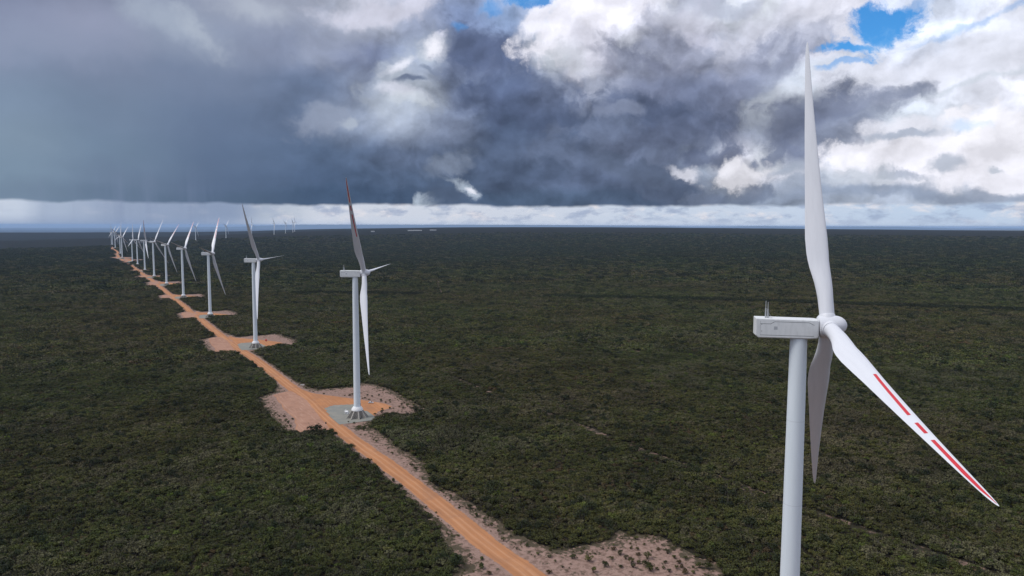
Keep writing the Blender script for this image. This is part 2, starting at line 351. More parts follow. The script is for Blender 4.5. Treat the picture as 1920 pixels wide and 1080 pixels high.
# ================================================================ object helpers
def tag(o, label=None, cat=None, group=None, kind=None):
    if label: o['label'] = label
    if cat: o['category'] = cat
    if group: o['group'] = group
    if kind: o['kind'] = kind
    return o
class MB:
    """collects faces of one mesh"""
    def __init__(s): s.v = []; s.f = []; s.mi = []
    def add(s, vs, fs, mi=0):
        b = len(s.v); s.v += [tuple(v) for v in vs]; s.f += [tuple(i + b for i in f) for f in fs]; s.mi += [mi] * len(fs)
    def rings(s, rings, cap0=True, cap1=True, mi=0):
        n = len(rings[0]); vs = [p for r in rings for p in r]; fs = []
        for i in range(len(rings) - 1):
            for j in range(n):
                k = (j + 1) % n; fs.append((i * n + j, i * n + k, (i + 1) * n + k, (i + 1) * n + j))
        if cap0: fs.append(tuple(range(n))[::-1])
        if cap1: fs.append(tuple((len(rings) - 1) * n + j for j in range(n)))
        s.add(vs, fs, mi)
    def lathe(s, prof, n=32, mi=0, c=(0, 0, 0), cap=True):
        s.rings([[(c[0] + r * math.cos(2 * math.pi * j / n), c[1] + r * math.sin(2 * math.pi * j / n), c[2] + z) for j in range(n)] for r, z in prof], cap, cap, mi)
    def box(s, x0, x1, y0, y1, z0, z1, mi=0, ch=0.0):
        if ch <= 0:
            s.rings([[(x0,y0,z),(x1,y0,z),(x1,y1,z),(x0,y1,z)] for z in (z0, z1)], mi=mi)
        else:
            def r(i, z): return [(x0+i+ch,y0+i,z),(x1-i-ch,y0+i,z),(x1-i,y0+i+ch,z),(x1-i,y1-i-ch,z),(x1-i-ch,y1-i,z),(x0+i+ch,y1-i,z),(x0+i,y1-i-ch,z),(x0+i,y0+i+ch,z)]
            s.rings([r(ch*.7, z0), r(0, z0+ch), r(0, z1-ch), r(ch*.7, z1)], mi=mi)
    def tube(s, p, q, r0, r1=None, n=8, mi=0):
        p = Vector(p); q = Vector(q); r1 = r0 if r1 is None else r1
        d = (q - p).normalized(); a = d.orthogonal().normalized(); b = d.cross(a)
        s.rings([[tuple(c + (a * math.cos(t) + b * math.sin(t)) * r) for t in [2 * math.pi * j / n for j in range(n)]] for c, r in ((p, r0), (q, r1))], mi=mi)
    def build(s, name, mats, parent=None, smooth=35):
        me = bpy.data.meshes.new(name); me.from_pydata(s.v, [], s.f)
        for m_ in (mats if isinstance(mats, (list, tuple)) else [mats]): me.materials.append(m_)
        me.polygons.foreach_set('material_index', s.mi)
        me.update()
        if smooth:
            me.polygons.foreach_set('use_smooth', [True] * len(me.polygons))
            me.set_sharp_from_angle(angle=math.radians(smooth))
        o = bpy.data.objects.new(name, me); COL.objects.link(o)
        if parent is not None: o.parent = parent
        return o
def empty(name, loc, rz=0.0):
    o = bpy.data.objects.new(name, None); COL.objects.link(o); o.location = loc; o.rotation_euler = (0, 0, rz)
    o.empty_display_size = 2.0
    return o
def kids(o): return [c for c in ALLK.get(o.name, [])]

# ================================================================ materials
def mat(name, build, rough=0.6, spec=0.3):
    m = bpy.data.materials.new(name); m.use_nodes = True
    N = NT(m.node_tree); b = m.node_tree.nodes['Principled BSDF']
    b.inputs['Roughness'].default_value = rough; b.inputs['Specular IOR Level'].default_value = spec
    r = build(N, b)
    if r is not None: N.put(b.inputs['Base Color'], r)
    return m
def objco(N): return N.new('ShaderNodeTexCoord').outputs['Object']
def wpos(N): return N.new('ShaderNodeNewGeometry').outputs['Position']
def bump(N, b, h, dist, strength=1.0):
    n = N.new('ShaderNodeBump'); N.put(n.inputs['Height'], h); n.inputs['Distance'].default_value = dist
    n.inputs['Strength'].default_value = strength; N.l.new(n.outputs[0], b.inputs['Normal'])

def _blade(N, b):
    c = objco(N)
    n = N.noise(N.vm('MULTIPLY', c, (1, 1, .12)), 1.2, 6, .6)
    return N.mix(N.ss(n, .35, .85), (.62, .635, .675, 1), (.58, .595, .635, 1))
M_blade = mat('blade_gelcoat', _blade, .42, .4)
def _tower(N, b):
    c = objco(N); z = N.sep(c)[2]
    n = N.noise(N.vm('MULTIPLY', c, (1, 1, .05)), .9, 5, .6)
    col = N.mix(N.ss(n, .35, .85), (.65, .71, .76, 1), (.605, .67, .72, 1))
    seam = N.m('PINGPONG', N.m('ADD', z, 2.0), 11.5)
    return N.mix(N.ss(seam, .14, .04, 0, .28), col, (.30, .33, .36, 1))
M_tower = mat('tower_paint', _tower, .5, .35)
def _nac(N, b):
    c = objco(N)
    n = N.noise(N.vm('MULTIPLY', c, (1, 1, .35)), 1.1, 6, .62)
    col = N.mix(N.ss(n, .38, .75), (.64, .66, .67, 1), (.57, .59, .60, 1))
    n2 = N.noise(N.vm('MULTIPLY', c, (2.5, 1, .25)), 1.6, 4, .7)
    return N.mix(N.ss(n2, .58, .80, 0, .35), col, (.40, .42, .41, 1))
M_nac = mat('nacelle_panels', _nac, .55, .3)
M_seam = mat('panel_gap', lambda N, b: (.16, .17, .18, 1), .7)
M_red = mat('red_marking', lambda N, b: N.mix(N.noise(objco(N), .8, 4, .6), (.58, .028, .04, 1), (.48, .03, .04, 1)), .5)
M_metal = mat('galvanised_metal', lambda N, b: N.mix(N.noise(objco(N), 3, 3, .6), (.42, .44, .46, 1), (.30, .32, .34, 1)), .45, .5)
def _conc(base):
    def f(N, b):
        c = wpos(N); n = N.noise(c, .7, 7, .62); s = N.noise(N.vm('MULTIPLY', c, (1, 1, .15)), 1.8, 4, .6)
        col = N.mix(N.ss(n, .3, .75), tuple(base) + (1,), tuple(v * .78 for v in base) + (1,))
        return N.mix(N.ss(s, .55, .75, 0, .4), col, tuple(v * .6 for v in base) + (1,))
    return f
M_conc = mat('weathered_concrete', _conc((.36, .34, .31)), .85, .2)
M_white = mat('white_paint', lambda N, b: N.mix(N.ss(N.noise(objco(N), 1.5, 5, .6), .4, .8), (.74, .75, .76, 1), (.62, .62, .62, 1)), .5)
M_dark = mat('dark_rubber', lambda N, b: N.mix(N.noise(objco(N), 8, 3, .5), (.02, .02, .022, 1), (.035, .035, .035, 1)), .7)
M_glass = mat('tinted_glass', lambda N, b: (.03, .04, .05, 1), .08, .6)
M_redp = mat('red_plastic', lambda N, b: N.mix(N.noise(objco(N), 2, 4, .6), (.50, .05, .03, 1), (.36, .04, .03, 1)), .5)

# ================================================================ wind turbine
HUB = 115.0; RB = 83.93; TILT = math.radians(5.401); CONE = math.radians(3.349); OVER = 7.24; REAR = 11.29
# local frame: rotor axis +X (tilted up), lateral +Y, up Z, tower foot at the origin
def airfoil(ch, th, le, n=22):
    """closed section in (axis, lateral): leading edge toward +axis; blend th=1 is a circle"""
    pts = []
    for j in range(n):
        t = 2 * math.pi * j / n
        x = .5 * (1 + math.cos(t)); s = 1 if math.sin(t) >= 0 else -1
        yt = 5 * .2 * (.2969 * math.sqrt(max(1 - x, 0)) - .126 * (1 - x) - .3516 * (1 - x) ** 2 + .2843 * (1 - x) ** 3 - .1036 * (1 - x) ** 4) * (th['t'] / .2)
        foil = ((x - (1 - le)) * ch, s * yt * ch * (1.15 if s > 0 else .85))
        circ = (math.cos(t) * ch / 2, math.sin(t) * ch / 2)
        k = th['c']; pts.append((foil[0] * (1 - k) + circ[0] * k, foil[1] * (1 - k) + circ[1] * k))
    return pts
ST = [(0.018, 3.7), (.05, 3.75), (.09, 3.9), (.14, 4.5), (.19, 5.2), (.24, 5.7), (.29, 5.75), (.36, 5.2), (.44, 4.5), (.52, 3.95), (.6, 3.4), (.68, 2.85), (.76, 2.3), (.84, 1.8), (.9, 1.42), (.94, 1.15), (.965, .92), (.985, .62), (.996, .3), (1.0, .06)]
def interp(tab, r):
    for (a, b), (c, d) in zip(tab, tab[1:]):
        if r <= c: t = (r - a) / (c - a); return b + (d - b) * max(t, 0)
    return tab[-1][1]
def section(r):
    ch = interp(ST, r)
    c = 1 - min(max((r - .05) / .17, 0), 1); c = c * c * (3 - 2 * c)
    t = .42 - .26 * min(r / .5, 1)
    le = .5 - (.5 - .33) * (1 - c)
    tw = math.radians(6 * max(0, 1 - r / .75) ** 1.5 - 2)
    out = []
    for x, y in airfoil(ch, dict(t=t, c=c), le):
        out.append((x * math.cos(tw) - y * math.sin(tw), x * math.sin(tw) + y * math.cos(tw)))
    return out
def preb(r): return 1.8 * (r ** 2.2 - r)       # gentle forward curve around the mean cone
def blade_mesh():
    m = MB(); rs = [s[0] for s in ST]; rr = []
    for a, b in zip(rs, rs[1:]): rr += [a, (a + b) / 2]
    rr.append(1.0)
    m.rings([[(x + preb(r), y, r * RB) for x, y in section(r)] for r in rr])
    return m
def stripe_mesh(r0, r1, side):
    m = MB(); n = 22; rings = []
    K = 26 if r1 > .9 else 10
    for i in range(K + 1):
        r = r0 + (r1 - r0) * i / K; ch = interp(ST, r)
        sec = section(r)
        lo = sorted([p for p in sec[:n // 2 + 1]] if side > 0 else [sec[0]] + sec[n // 2:][::-1], key=lambda p: -p[0])
        # walk the surface between two chord fractions from the leading edge
        xs = [p[0] for p in lo]; xmax, xmin = max(xs), min(xs)
        wd = .68 if r < .93 else .68 * max(.12, 1 - (r - .93) / .066)
        f0 = min(1.05 / ch, .34); f1 = min(f0 + wd / ch, .80)
        row = []
        for k in range(5):
            X = xmax - (xmax - xmin) * (f0 + (f1 - f0) * k / 4)
            for p, q in zip(lo, lo[1:]):
                if p[0] >= X >= q[0]:
                    t = (p[0] - X) / max(p[0] - q[0], 1e-9); Y = p[1] + (q[1] - p[1]) * t; break
            row.append((X + preb(r), Y + side * .03, r * RB))
        rings.append(row)
    vs = [p for r in rings for p in r]; fs = []
    for i in range(K):
        for j in range(4):
            f = (i * 5 + j, i * 5 + j + 1, (i + 1) * 5 + j + 1, (i + 1) * 5 + j)
            fs.append(f if side > 0 else f[::-1])
    m.add(vs, fs); return m
def make_turbine():
    root = empty('wind_turbine', (0, 0, 0))
    # pedestal: ring of concrete fins round a drum, white collar on top
    p = MB(); p.lathe([(3.9, -.6), (3.9, .25), (3.55, .3), (3.5, 6.2)], 16)
    ped = p.build('pedestal', M_conc, root)
    for k in range(8):
        a = math.radians(22.5 + 45 * k); f = MB()
        prof = [(3.3, 0), (8.6, 0), (8.6, .7), (4.2, 6.4), (3.3, 6.4)]
        L = [(x, -.38, z) for x, z in prof]; R_ = [(x, .38, z) for x, z in prof]
        f.rings([L, R_]); o = f.build('fin', M_conc, ped, 0); o.rotation_euler = (0, 0, a)
    c = MB(); c.lathe([(4.5, 6.1), (4.55, 6.3), (4.5, 7.2), (3.3, 9.0), (2.75, 9.05)], 40); c.build('collar', M_white, root)
    t = MB(); t.lathe([(2.75, 9.0), (2.85, 9.1), (2.85, 9.35), (2.66, 9.4), (2.62, 20), (2.55, 40), (2.45, 62), (2.32, 85), (2.2, 108), (2.15, 112.4)], 48); tw = t.build('tower', M_tower, root)
    d = MB(); d.box(-.06, .12, -.5, .5, 0, 2.2, ch=.04); dr = d.build('access_door', M_metal, tw); dr.location = (2.64, 0, 9.6)
    # nacelle
    n = MB()
    def nr(x, w, z0, z1, c): return [(x, -w + c, z0), (x, w - c, z0), (x, w, z0 + c), (x, w, z1 - c), (x, w - c, z1), (x, -w + c, z1), (x, -w, z1 - c), (x, -w, z0 + c)]
    n.rings([nr(-REAR, 2.42, -2.0, 2.5, .2), nr(-REAR + .12, 2.5, -2.1, 2.6, .2), nr(-REAR + .7, 2.5, -2.6, 2.6, .22), nr(2.2, 2.5, -2.6, 2.45, .22), nr(4.0, 2.48, -2.5, 2.42, .25), nr(4.45, 2.35, -2.3, 2.35, .4)])
    nc = n.build('nacelle', M_nac, root, 20); nc.location = (0, 0, HUB); 
    g = MB()
    for s in (-1, 1):
        y0, y1 = (2.485 * s, 2.512 * s) if s > 0 else (2.512 * s, 2.485 * s)
        def bar(pts, h=.06):
            for (xa, za), (xb, zb) in zip(pts, pts[1:]):
                dx_, dz_ = xb - xa, zb - za; L = math.hypot(dx_, dz_); nx, nz = -dz_ / L * h, dx_ / L * h
                q = [(xa + nx, za + nz), (xb + nx, zb + nz), (xb - nx, zb - nz), (xa - nx, za - nz)]
                g.rings([[(x, y0, z) for x, z in q], [(x, y1, z) for x, z in q]])
        bar([(-10.2, 1.15), (-7.6, 1.15), (-6.6, 1.75), (2.0, 1.7), (3.3, 1.05)])
        bar([(-10.2, -1.85), (3.3, -1.85)])
        bar([(-10.2, 1.9), (-10.2, -2.0)], .02)
        for zz in (.9, -.9): g.box(-9.95, -9.75, y0, y1, zz, zz + .18)
    g.build('panel_seam', M_seam, nc, 0)
    b = MB()
    b.box(-6.75, -5.85, -2.515, -2.49, -.35, .5); b.build('vent_panel', M_metal, nc, 0)
    b = MB(); b.box(-6.75, -5.85, 2.49, 2.515, -.35, .5); b.build('vent_panel', M_metal, nc, 0)
    w = MB()
    for x, h in ((-8.75, 3.9), (-8.2, 3.6)):
        w.tube((x, -1.2, 2.45), (x, -1.2, 5.0), .22, .19); w.tube((x, -1.2, 5.0), (x, -1.2, 3.2 + h), .10, .08)
    w.tube((-8.75, -1.2, 4.5), (-8.2, -1.2, 4.5), .05); w.tube((-8.95, -1.2, 5.0), (-8.55, -1.2, 5.0), .1); w.tube((-8.2, -1.2, 4.4), (-7.2, -1.2, 2.5), .035); w.tube((-8.2, -1.2, 4.1), (-7.7, -.7, 2.5), .035)
    w.box(-8.9, -7.0, -1.5, -.8, 2.44, 2.62); w.build('weather_mast', M_metal, nc, 0)
    # spinner, then the three blades; each is placed on the rotor axis by pose()
    h = MB(); prof = [(2.35, -2.55), (2.75, -2.3), (2.85, -1.2), (2.8, .4), (2.7, 1.6), (2.45, 2.7), (2.0, 3.6), (1.35, 4.25), (.6, 4.6), (.05, 4.68)]
    h.rings([[(x, -r * math.sin(a), r * math.cos(a)) for a in [2 * math.pi * j / 40 for j in range(40)]] for r, x in prof])
    hub = h.build('hub', M_blade, root)
    q = MB(); q.lathe([(2.1, 1.2), (2.1, 2.85), (1.98, 3.05), (1.7, 3.1)], 36)
    for k in range(3):
        o = q.build('blade_root_collar', M_blade, hub); o.rotation_euler = (2 * math.pi * k / 3, 0, 0)
    bm = blade_mesh(); blades = [bm.build('blade', M_blade, root) for k in range(3)]
    for o in blades[1:]: o.data = blades[0].data
    return root, hub, blades
def rotor_mat(az): return Matrix.Translation((0, 0, HUB)) @ Matrix.Rotation(-TILT, 4, 'Y') @ Matrix.Translation((OVER, 0, 0)) @ Matrix.Rotation(az, 4, 'X')
def pose(hub, blades, az):
    hub.matrix_local = rotor_mat(az)
    for k, b in enumerate(blades):
        b.matrix_local = rotor_mat(az + 2 * math.pi * k / 3) @ Matrix.Rotation(CONE, 4, 'Y')
STRIPES = [(.402, .634), (.672, .722), (.752, .992)]
stripe_data = []
def add_stripes(blade):
    for i, (a, b) in enumerate(STRIPES):
        if len(stripe_data) <= i:
            m = stripe_mesh(a, b, 1); m2 = stripe_mesh(a, b, -1); m.add(m2.v, m2.f)
            o = m.build('red_stripe', M_red, blade, 60); stripe_data.append(o.data)
        else:
            o = bpy.data.objects.new('red_stripe', stripe_data[i]); COL.objects.link(o); o.parent = blade
proto, p_hub, p_blades = make_turbine()
TREE = {}
for o in COL.objects:
    if o.parent: TREE.setdefault(o.parent, []).append(o)
def copy_tree(o, parent=None, got=None):
    c = o.copy(); COL.objects.link(c)
    if parent is not None: c.parent = parent
    got.append((o, c))
    for ch in TREE.get(o, []): copy_tree(ch, c, got)
    return c
LAB = [
 'huge nearest white wind turbine at right, tower cut off by the bottom edge',
 'white wind turbine with red striped blade up, on the pad with the parked car',
 'plain white wind turbine next left of the parked car pad, red tank at its foot',
 'white wind turbine with pink striped raised blade, the nearer of the two alike',
 'white wind turbine with pink striped raised blade, the farther of the two alike',
 'white wind turbine with plain raised blade, just left of the two pink striped ones',
 'white wind turbine far down the road with one blade almost level before its nacelle',
 'distant wind turbine with a dark red blade pointing straight up over the horizon',
 'distant wind turbine with white blade up, just left of the dark red raised blade',
 'distant wind turbine with a level nacelle and a short blade hanging down to the left',
 'distant wind turbine standing right in front of another tower where the road bends',
 'distant wind turbine mostly hidden behind the nearer tower at the road bend',
 'distant wind turbine with a blade trailing down to the right, beyond the road bend',
 'tiny wind turbine in the far cluster, second from the end of the row',
 'tiny wind turbine at the far left end of the row and dirt road']
LABF = ['leftmost small hazy turbine on the skyline, between the two pink striped raised blades', 'small hazy turbine on the skyline just right of the raised pink striped blade',
 'small hazy turbine half hidden behind the dark raised blade of the third turbine', 'small hazy turbine standing alone on the skyline, left of the skyline group of three',
 'small hazy turbine, leftmost of the skyline group of three', 'small hazy turbine, middle one of the skyline group of three', 'small hazy turbine, rightmost of the skyline group of three']
RED = {0: 1, 1: 0, 3: 0, 4: 0, 5: 0, 7: 0}
MAINS = []
for i, spec in enumerate([(*t, LAB[j], 'wind turbines in a row beside the dirt road', RED.get(j)) for j, t in enumerate(TURB)] +
                         [(p[0], p[1], p[2], a, 2.0 + 3 * math.sin(j * 2.1), LABF[j], 'distant turbines on the skyline', None) for j, (p, a) in enumerate(FARP)]):
    x, y, z, a, yaw, lab, grp, red = spec
    if i == 0: root, hub, blades = proto, p_hub, p_blades
    else:
        got = []; root = copy_tree(proto, None, got); mp = {id(s_): c for s_, c in got}
        hub = mp[id(p_hub)]; blades = [mp[id(b)] for b in p_blades]
    root.location = (x, y, float(zg(x, y)) + .1); root.rotation_euler = (0, 0, -math.radians(yaw))
    root['label'] = lab; root['category'] = 'wind turbine'; root['group'] = grp
    pose(hub, blades, math.radians(a))
    MAINS.append((root, blades, red))
for root, blades, red in MAINS:
    if red is not None:
        add_stripes(blades[red]); blades[red]['label'] = 'blade with red stripes'

# ================================================================ cleared strips, roads and pads
T1P = np.array([TURB[0][0], TURB[0][1]]); T2P = np.array([TURB[1][0], TURB[1][1]])
AX = (T2P - T1P) / np.linalg.norm(T2P - T1P); NX = np.array([AX[1], -AX[0]])
def ST_(p): d = np.asarray(p)[..., :2] - T1P; return np.stack([d @ AX, d @ NX], -1)
def XY_(s, t): return T1P[0] + s * AX[0] + t * NX[0], T1P[1] + s * AX[1] + t * NX[1]
def gp(pts): return np.array([ground_px(x, y) for x, y in pts])
def seg_d(P, poly, closed):
    d = np.full(len(P), 1e9); n = len(poly)
    for i in range(n if closed else n - 1):
        a, b = poly[i], poly[(i + 1) % n]; ab = b - a
        t = np.clip(((P - a) @ ab) / max(ab @ ab, 1e-9), 0, 1)
        d = np.minimum(d, np.hypot(*(P - a - t[:, None] * ab).T))
    return d
def inside(P, poly):
    r = np.zeros(len(P), bool); n = len(poly)
    for i in range(n):
        (x0, y0), (x1, y1) = poly[i], poly[(i + 1) % n]
        if y0 == y1: continue
        c = ((y0 > P[:, 1]) != (y1 > P[:, 1])) & (P[:, 0] < (x1 - x0) * (P[:, 1] - y0) / (y1 - y0) + x0)
        r ^= c
    return r
def sdf(P, poly):        # positive inside
    lo = poly.min(0) - 60; hi = poly.max(0) + 60
    out = np.full(len(P), -60.0); m = ((P >= lo) & (P <= hi)).all(1)
    if m.any():
        Q = P[m]; d = seg_d(Q, poly, True); out[m] = np.where(inside(Q, poly), d, -d)
    return out
def line_sd(P, line, hw):
    out = np.full(len(P), -60.0)
    lo = line.min(0) - 80; hi = line.max(0) + 80; m = ((P >= lo) & (P <= hi)).all(1)
    if m.any(): out[m] = hw - seg_d(P[m], line, False)
    return out
# road centreline (pixels, then on past the near edge)
ROAD_PX = [(1025,1105),(1000,1085),(975,1064.5),(948,1047),(921,1026.5),(893,1005),(864,980),(834,956),(802,930.5),(770,904.5),(743,885),(718,865),(692,847.5),(671,832),(651,817),(631,801),(604,777),(575,747),(548,727.5),(530,714),(512,699.5),(492,684),(472,669.8),(454,658.5),(436,646),(418.6,633),(388.8,609.4),(372.8,595.8),(357,585.5),(345,573.5),(331,563.5),(321.4,555.3),(309.6,545.5),(297.8,535.8),(285.3,526),(274,519),(265.8,513),(256,506),(246.4,498.3),(236,491.4),(227,486.5),(221,482),(220.5,477),(221.5,472.5),(215,469),(208,466),(209.5,463.3),(205,461.5)]
road = gp(ROAD_PX)
r0 = road[0]; back = r0 - AX * 420; road = np.r_[[back], road]
def smooth_line(L, it=2):
    for _ in range(it):
        q = [L[0]]
        for a, b in zip(L, L[1:]): q += [a * .75 + b * .25, a * .25 + b * .75]
        L = np.array(q + [L[-1]])
    return L
road = smooth_line(road, 2)
CLEAR = []; ORANGE = []; PALE = []; GRAVEL = []
E_R = [(694,803),(743,835.5),(788,868),(804,901),(845,925),(886,950),(918,974),(959,998.5),(1008,1023),(1041,1033),(1090,1029),(1171,1007),(1197,1002),(1237,1007),(1262,1026),(1300,1044),(1331,1060),(1362,1080)]
E_L = [(880,1080),(872,1060),(866,1027),(845,998.5),(820,982),(788,949.6),(755,925),(715,892.6),(698.5,872),(654,835.5),(621,807)]
a = gp(E_L); b = gp(E_R)
ext = [b[-1] + NX * 5 - AX * 25, b[-1] + NX * 3 - AX * 70, T1P + NX * 60 - AX * 60, T1P + NX * 10 - AX * 60, a[0] - AX * 420 + NX * 30, a[0] - AX * 420]
CLEAR.append(np.r_[a, b, ext])
P2_CL = gp([(621,808),(593,809),(565.6,813.6),(543,813.6),(532,807),(515.6,790),(507,776),(493,762),(482,747),(521,734),(518,718),(540,712),(568,720.6),(593,732),(615.6,729),(660,725),(676.7,718),(705,722),(738,734),(765.6,751),(790.6,768),(774,780),(738,776),(704,784),(690.6,798),(694,803)])
P2_OR = gp([(600,768),(575,745),(560,728),(588,738),(626.7,743),(660,747),(696,752.5),(722,757),(735,762),(728,767),(710,772),(702,783),(640,797),(622,782)])
P2_PA = gp([(620,806),(557,811),(551.7,787),(536,772),(526,760),(514,741),(549,731),(590,750)])
P2_GR = gp([(610,766.4),(626.7,761),(660,759.4),(690.6,774.7),(708.6,786),(674,791.4),(638,795.6),(622,783)])
CLEAR.append(P2_CL); ORANGE.append(P2_OR); PALE.append(P2_PA); GRAVEL.append(P2_GR)
rnd = np.random.RandomState(5)
for i, t in enumerate(TURB):
    if i == 1: continue
    o = np.array(t[:2]); sc_ = 1.0 if i < 6 else .9
    jit = lambda L, k: L + rnd.uniform(-k, k, L.shape)
    sh = (rnd.uniform(.85, 1.15), rnd.uniform(.85, 1.12)) if i else (1, 1)
    def T(L, k=2.0):
        d = L - T2P; s_ = d @ AX * sh[0]; n_ = d @ NX * sh[1]
        return jit(o + np.outer(s_, AX) + np.outer(n_, NX), k)
    CLEAR.append(T(P2_CL, 2.5)); GRAVEL.append(T(P2_GR, .3))
    if i: ORANGE.append(T(P2_OR, 1)); PALE.append(T(P2_PA, 1))
TRACKS = [gp(L) for L in (
 [(800,690),(866,715),(905,731),(945,748),(1020,773),(1100,803),(1185,838),(1250,862),(1310,882),(1390,912),(1450,934),(1520,960),(1640,1000),(1900,1090)],
 [(480,560),(517,575),(560,600),(600,625),(640,648)],
 [(1080,640),(1165,652),(1280,675),(1375,697),(1480,717),(1700,760),(1900,806)],
 [(560,551),(760,552),(1020,558),(1260,561),(1500,569),(1700,576),(1960,585)],
 [(818,520),(826,545),(828,552)])]
TRACK_HW = [2.2, 1.2, 1.4, 5.0, 2.6]
def vnoise(P, sc_, seed):
    """cheap value noise in [-1,1]"""
    q = P / sc_; i = np.floor(q).astype(np.int64); f = q - i; f = f * f * (3 - 2 * f)
    def h(a, b):
        n = (a * 73856093 ^ b * 19349663 ^ seed * 83492791) & 0xffffff
        n = (n * 1103515245 + 12345) & 0x7fffffff; n = (n ^ (n >> 13)) * 1274126177 & 0x7fffffff
        return n / 0x3fffffff - 1.0
    x, y = i[:, 0], i[:, 1]
    return ((h(x, y) * (1 - f[:, 0]) + h(x + 1, y) * f[:, 0]) * (1 - f[:, 1]) + (h(x, y + 1) * (1 - f[:, 0]) + h(x + 1, y + 1) * f[:, 0]) * f[:, 1])
def sd_clear(P):
    d = line_sd(P, road, 7.2)
    # the verge is wider on the right of the road
    near = (P - T1P) @ AX
    d = np.maximum(d, line_sd(P - NX * 2.0, road, 7.0) + np.clip((700 - near) / 260, -1.0, 1.6))
    for i, L in enumerate(CLEAR): d = np.maximum(d, sdf(P, L) - (0 if i < 3 else 4.5))
    return d + vnoise(P, 11, 1) * 1.9 + vnoise(P, 4, 2) * 1.5
def sd_track(P):
    d = np.full(len(P), -60.0)
    for L, w in zip(TRACKS, TRACK_HW): d = np.maximum(d, line_sd(P, L, w))
    return d + vnoise(P, 9, 3) * 1.6 + vnoise(P, 3, 4) * .6
def sd_road(P):
    d = line_sd(P, road, 6.1)
    for L in ORANGE: d = np.maximum(d, sdf(P, L))
    return d + vnoise(P, 7, 5) * .5
def sd_pale(P):
    d = np.full(len(P), -60.0)
    for L in PALE: d = np.maximum(d, sdf(P, L))
    return d + vnoise(P, 9, 6) * 1.0
def sd_gravel(P):
    d = np.full(len(P), -60.0)
    for L in GRAVEL: d = np.maximum(d, sdf(P, L))
    return d + vnoise(P, 5, 7) * .35
def chunks():
    for s0, s1, ds, t0, t1, dt in ((-300, 900, 1.5, -95, 115, 1.5), (900, 2400, 3, -120, 115, 2.5), (2400, 7700, 8, -260, 260, 5)):
        S = np.arange(s0, s1 + ds * .5, ds); Tt = np.arange(t0, t1 + dt * .5, dt)
        SS, TT = np.meshgrid(S, Tt, indexing='ij'); x, y = XY_(SS, TT)
        yield np.c_[x.ravel(), y.ravel()], SS.shape
_chunks = list(chunks())
def sheet(name, fn, thr, lift, m, attr_fns):
    V = []; Fq = []; AT = [[] for _ in attr_fns]; base_i = 0
    for P, (ns, nt) in _chunks:
        d = fn(P); keep = (d > thr).reshape(ns, nt)
        cell = keep[:-1, :-1] | keep[1:, :-1] | keep[:-1, 1:] | keep[1:, 1:]
        I = np.arange(ns * nt).reshape(ns, nt)
        q = np.stack([I[:-1, :-1][cell], I[1:, :-1][cell], I[1:, 1:][cell], I[:-1, 1:][cell]], -1)[:, ::-1]
        used = np.unique(q); mp = np.full(ns * nt, -1); mp[used] = np.arange(len(used)) + base_i
        PP = P[used]; z = zg(PP[:, 0], PP[:, 1]) + lift * (1 + np.hypot(PP[:, 0], PP[:, 1]) / 1500.0)
        V.append(np.c_[PP, z]); Fq.append(mp[q]); base_i += len(used)
        for k, af in enumerate(attr_fns): AT[k].append(af(PP))
    V = np.concatenate(V); Fq = np.concatenate(Fq)
    me = bpy.data.meshes.new(name); me.from_pydata(V.tolist(), [], Fq.tolist()); me.materials.append(m)
    for k, a in enumerate(AT):
        at = me.attributes.new('edge%d' % k if k else 'edge', 'FLOAT', 'POINT'); at.data.foreach_set('value', np.concatenate(a).astype(np.float32))
    me.polygons.foreach_set('use_smooth', [True] * len(me.polygons)); me.update()
    o = bpy.data.objects.new(name, me); COL.objects.link(o); return tag(o, kind='structure')

def attr(N, name): n = N.new('ShaderNodeAttribute'); n.attribute_name = name; return n.outputs['Fac']
def pink_soil(N, c):
    n1 = N.noise(c, .05, 6, .6); n2 = N.noise(c, .45, 6, .65); n3 = N.noise(c, 1.6, 4, .6)
    col = N.mix(n1, (.225, .148, .120, 1), (.29, .195, .160, 1))
    col = N.mix(N.ss(n2, .42, .66, 0, .85), col, (.13, .082, .064, 1))
    col = N.mix(N.ss(n3, .55, .72, 0, .6), col, (.36, .26, .225, 1))
    return col
def _clear(N, b):
    c = wpos(N); col = pink_soil(N, c); e = attr(N, 'edge')
    g = N.noise(c, .30, 8, .70)
    grow = N.m('ADD', g, N.ss(e, 9.0, .5, -.02, .15, 'LINEAR'))
    col = N.mix(N.ss(grow, .53, .63, 0, .9), col, (.050, .044, .026, 1))
    return col
M_clear = mat('cleared_soil', _clear, .95, .1)
def orange(N, c):
    n1 = N.noise(c, .06, 6, .6); n2 = N.noise(c, .7, 5, .6)
    col = N.mix(N.ss(n1, .3, .7), (.395, .180, .082, 1), (.325, .152, .074, 1))
    return N.mix(N.ss(n2, .5, .8, 0, .5), col, (.26, .130, .072, 1))
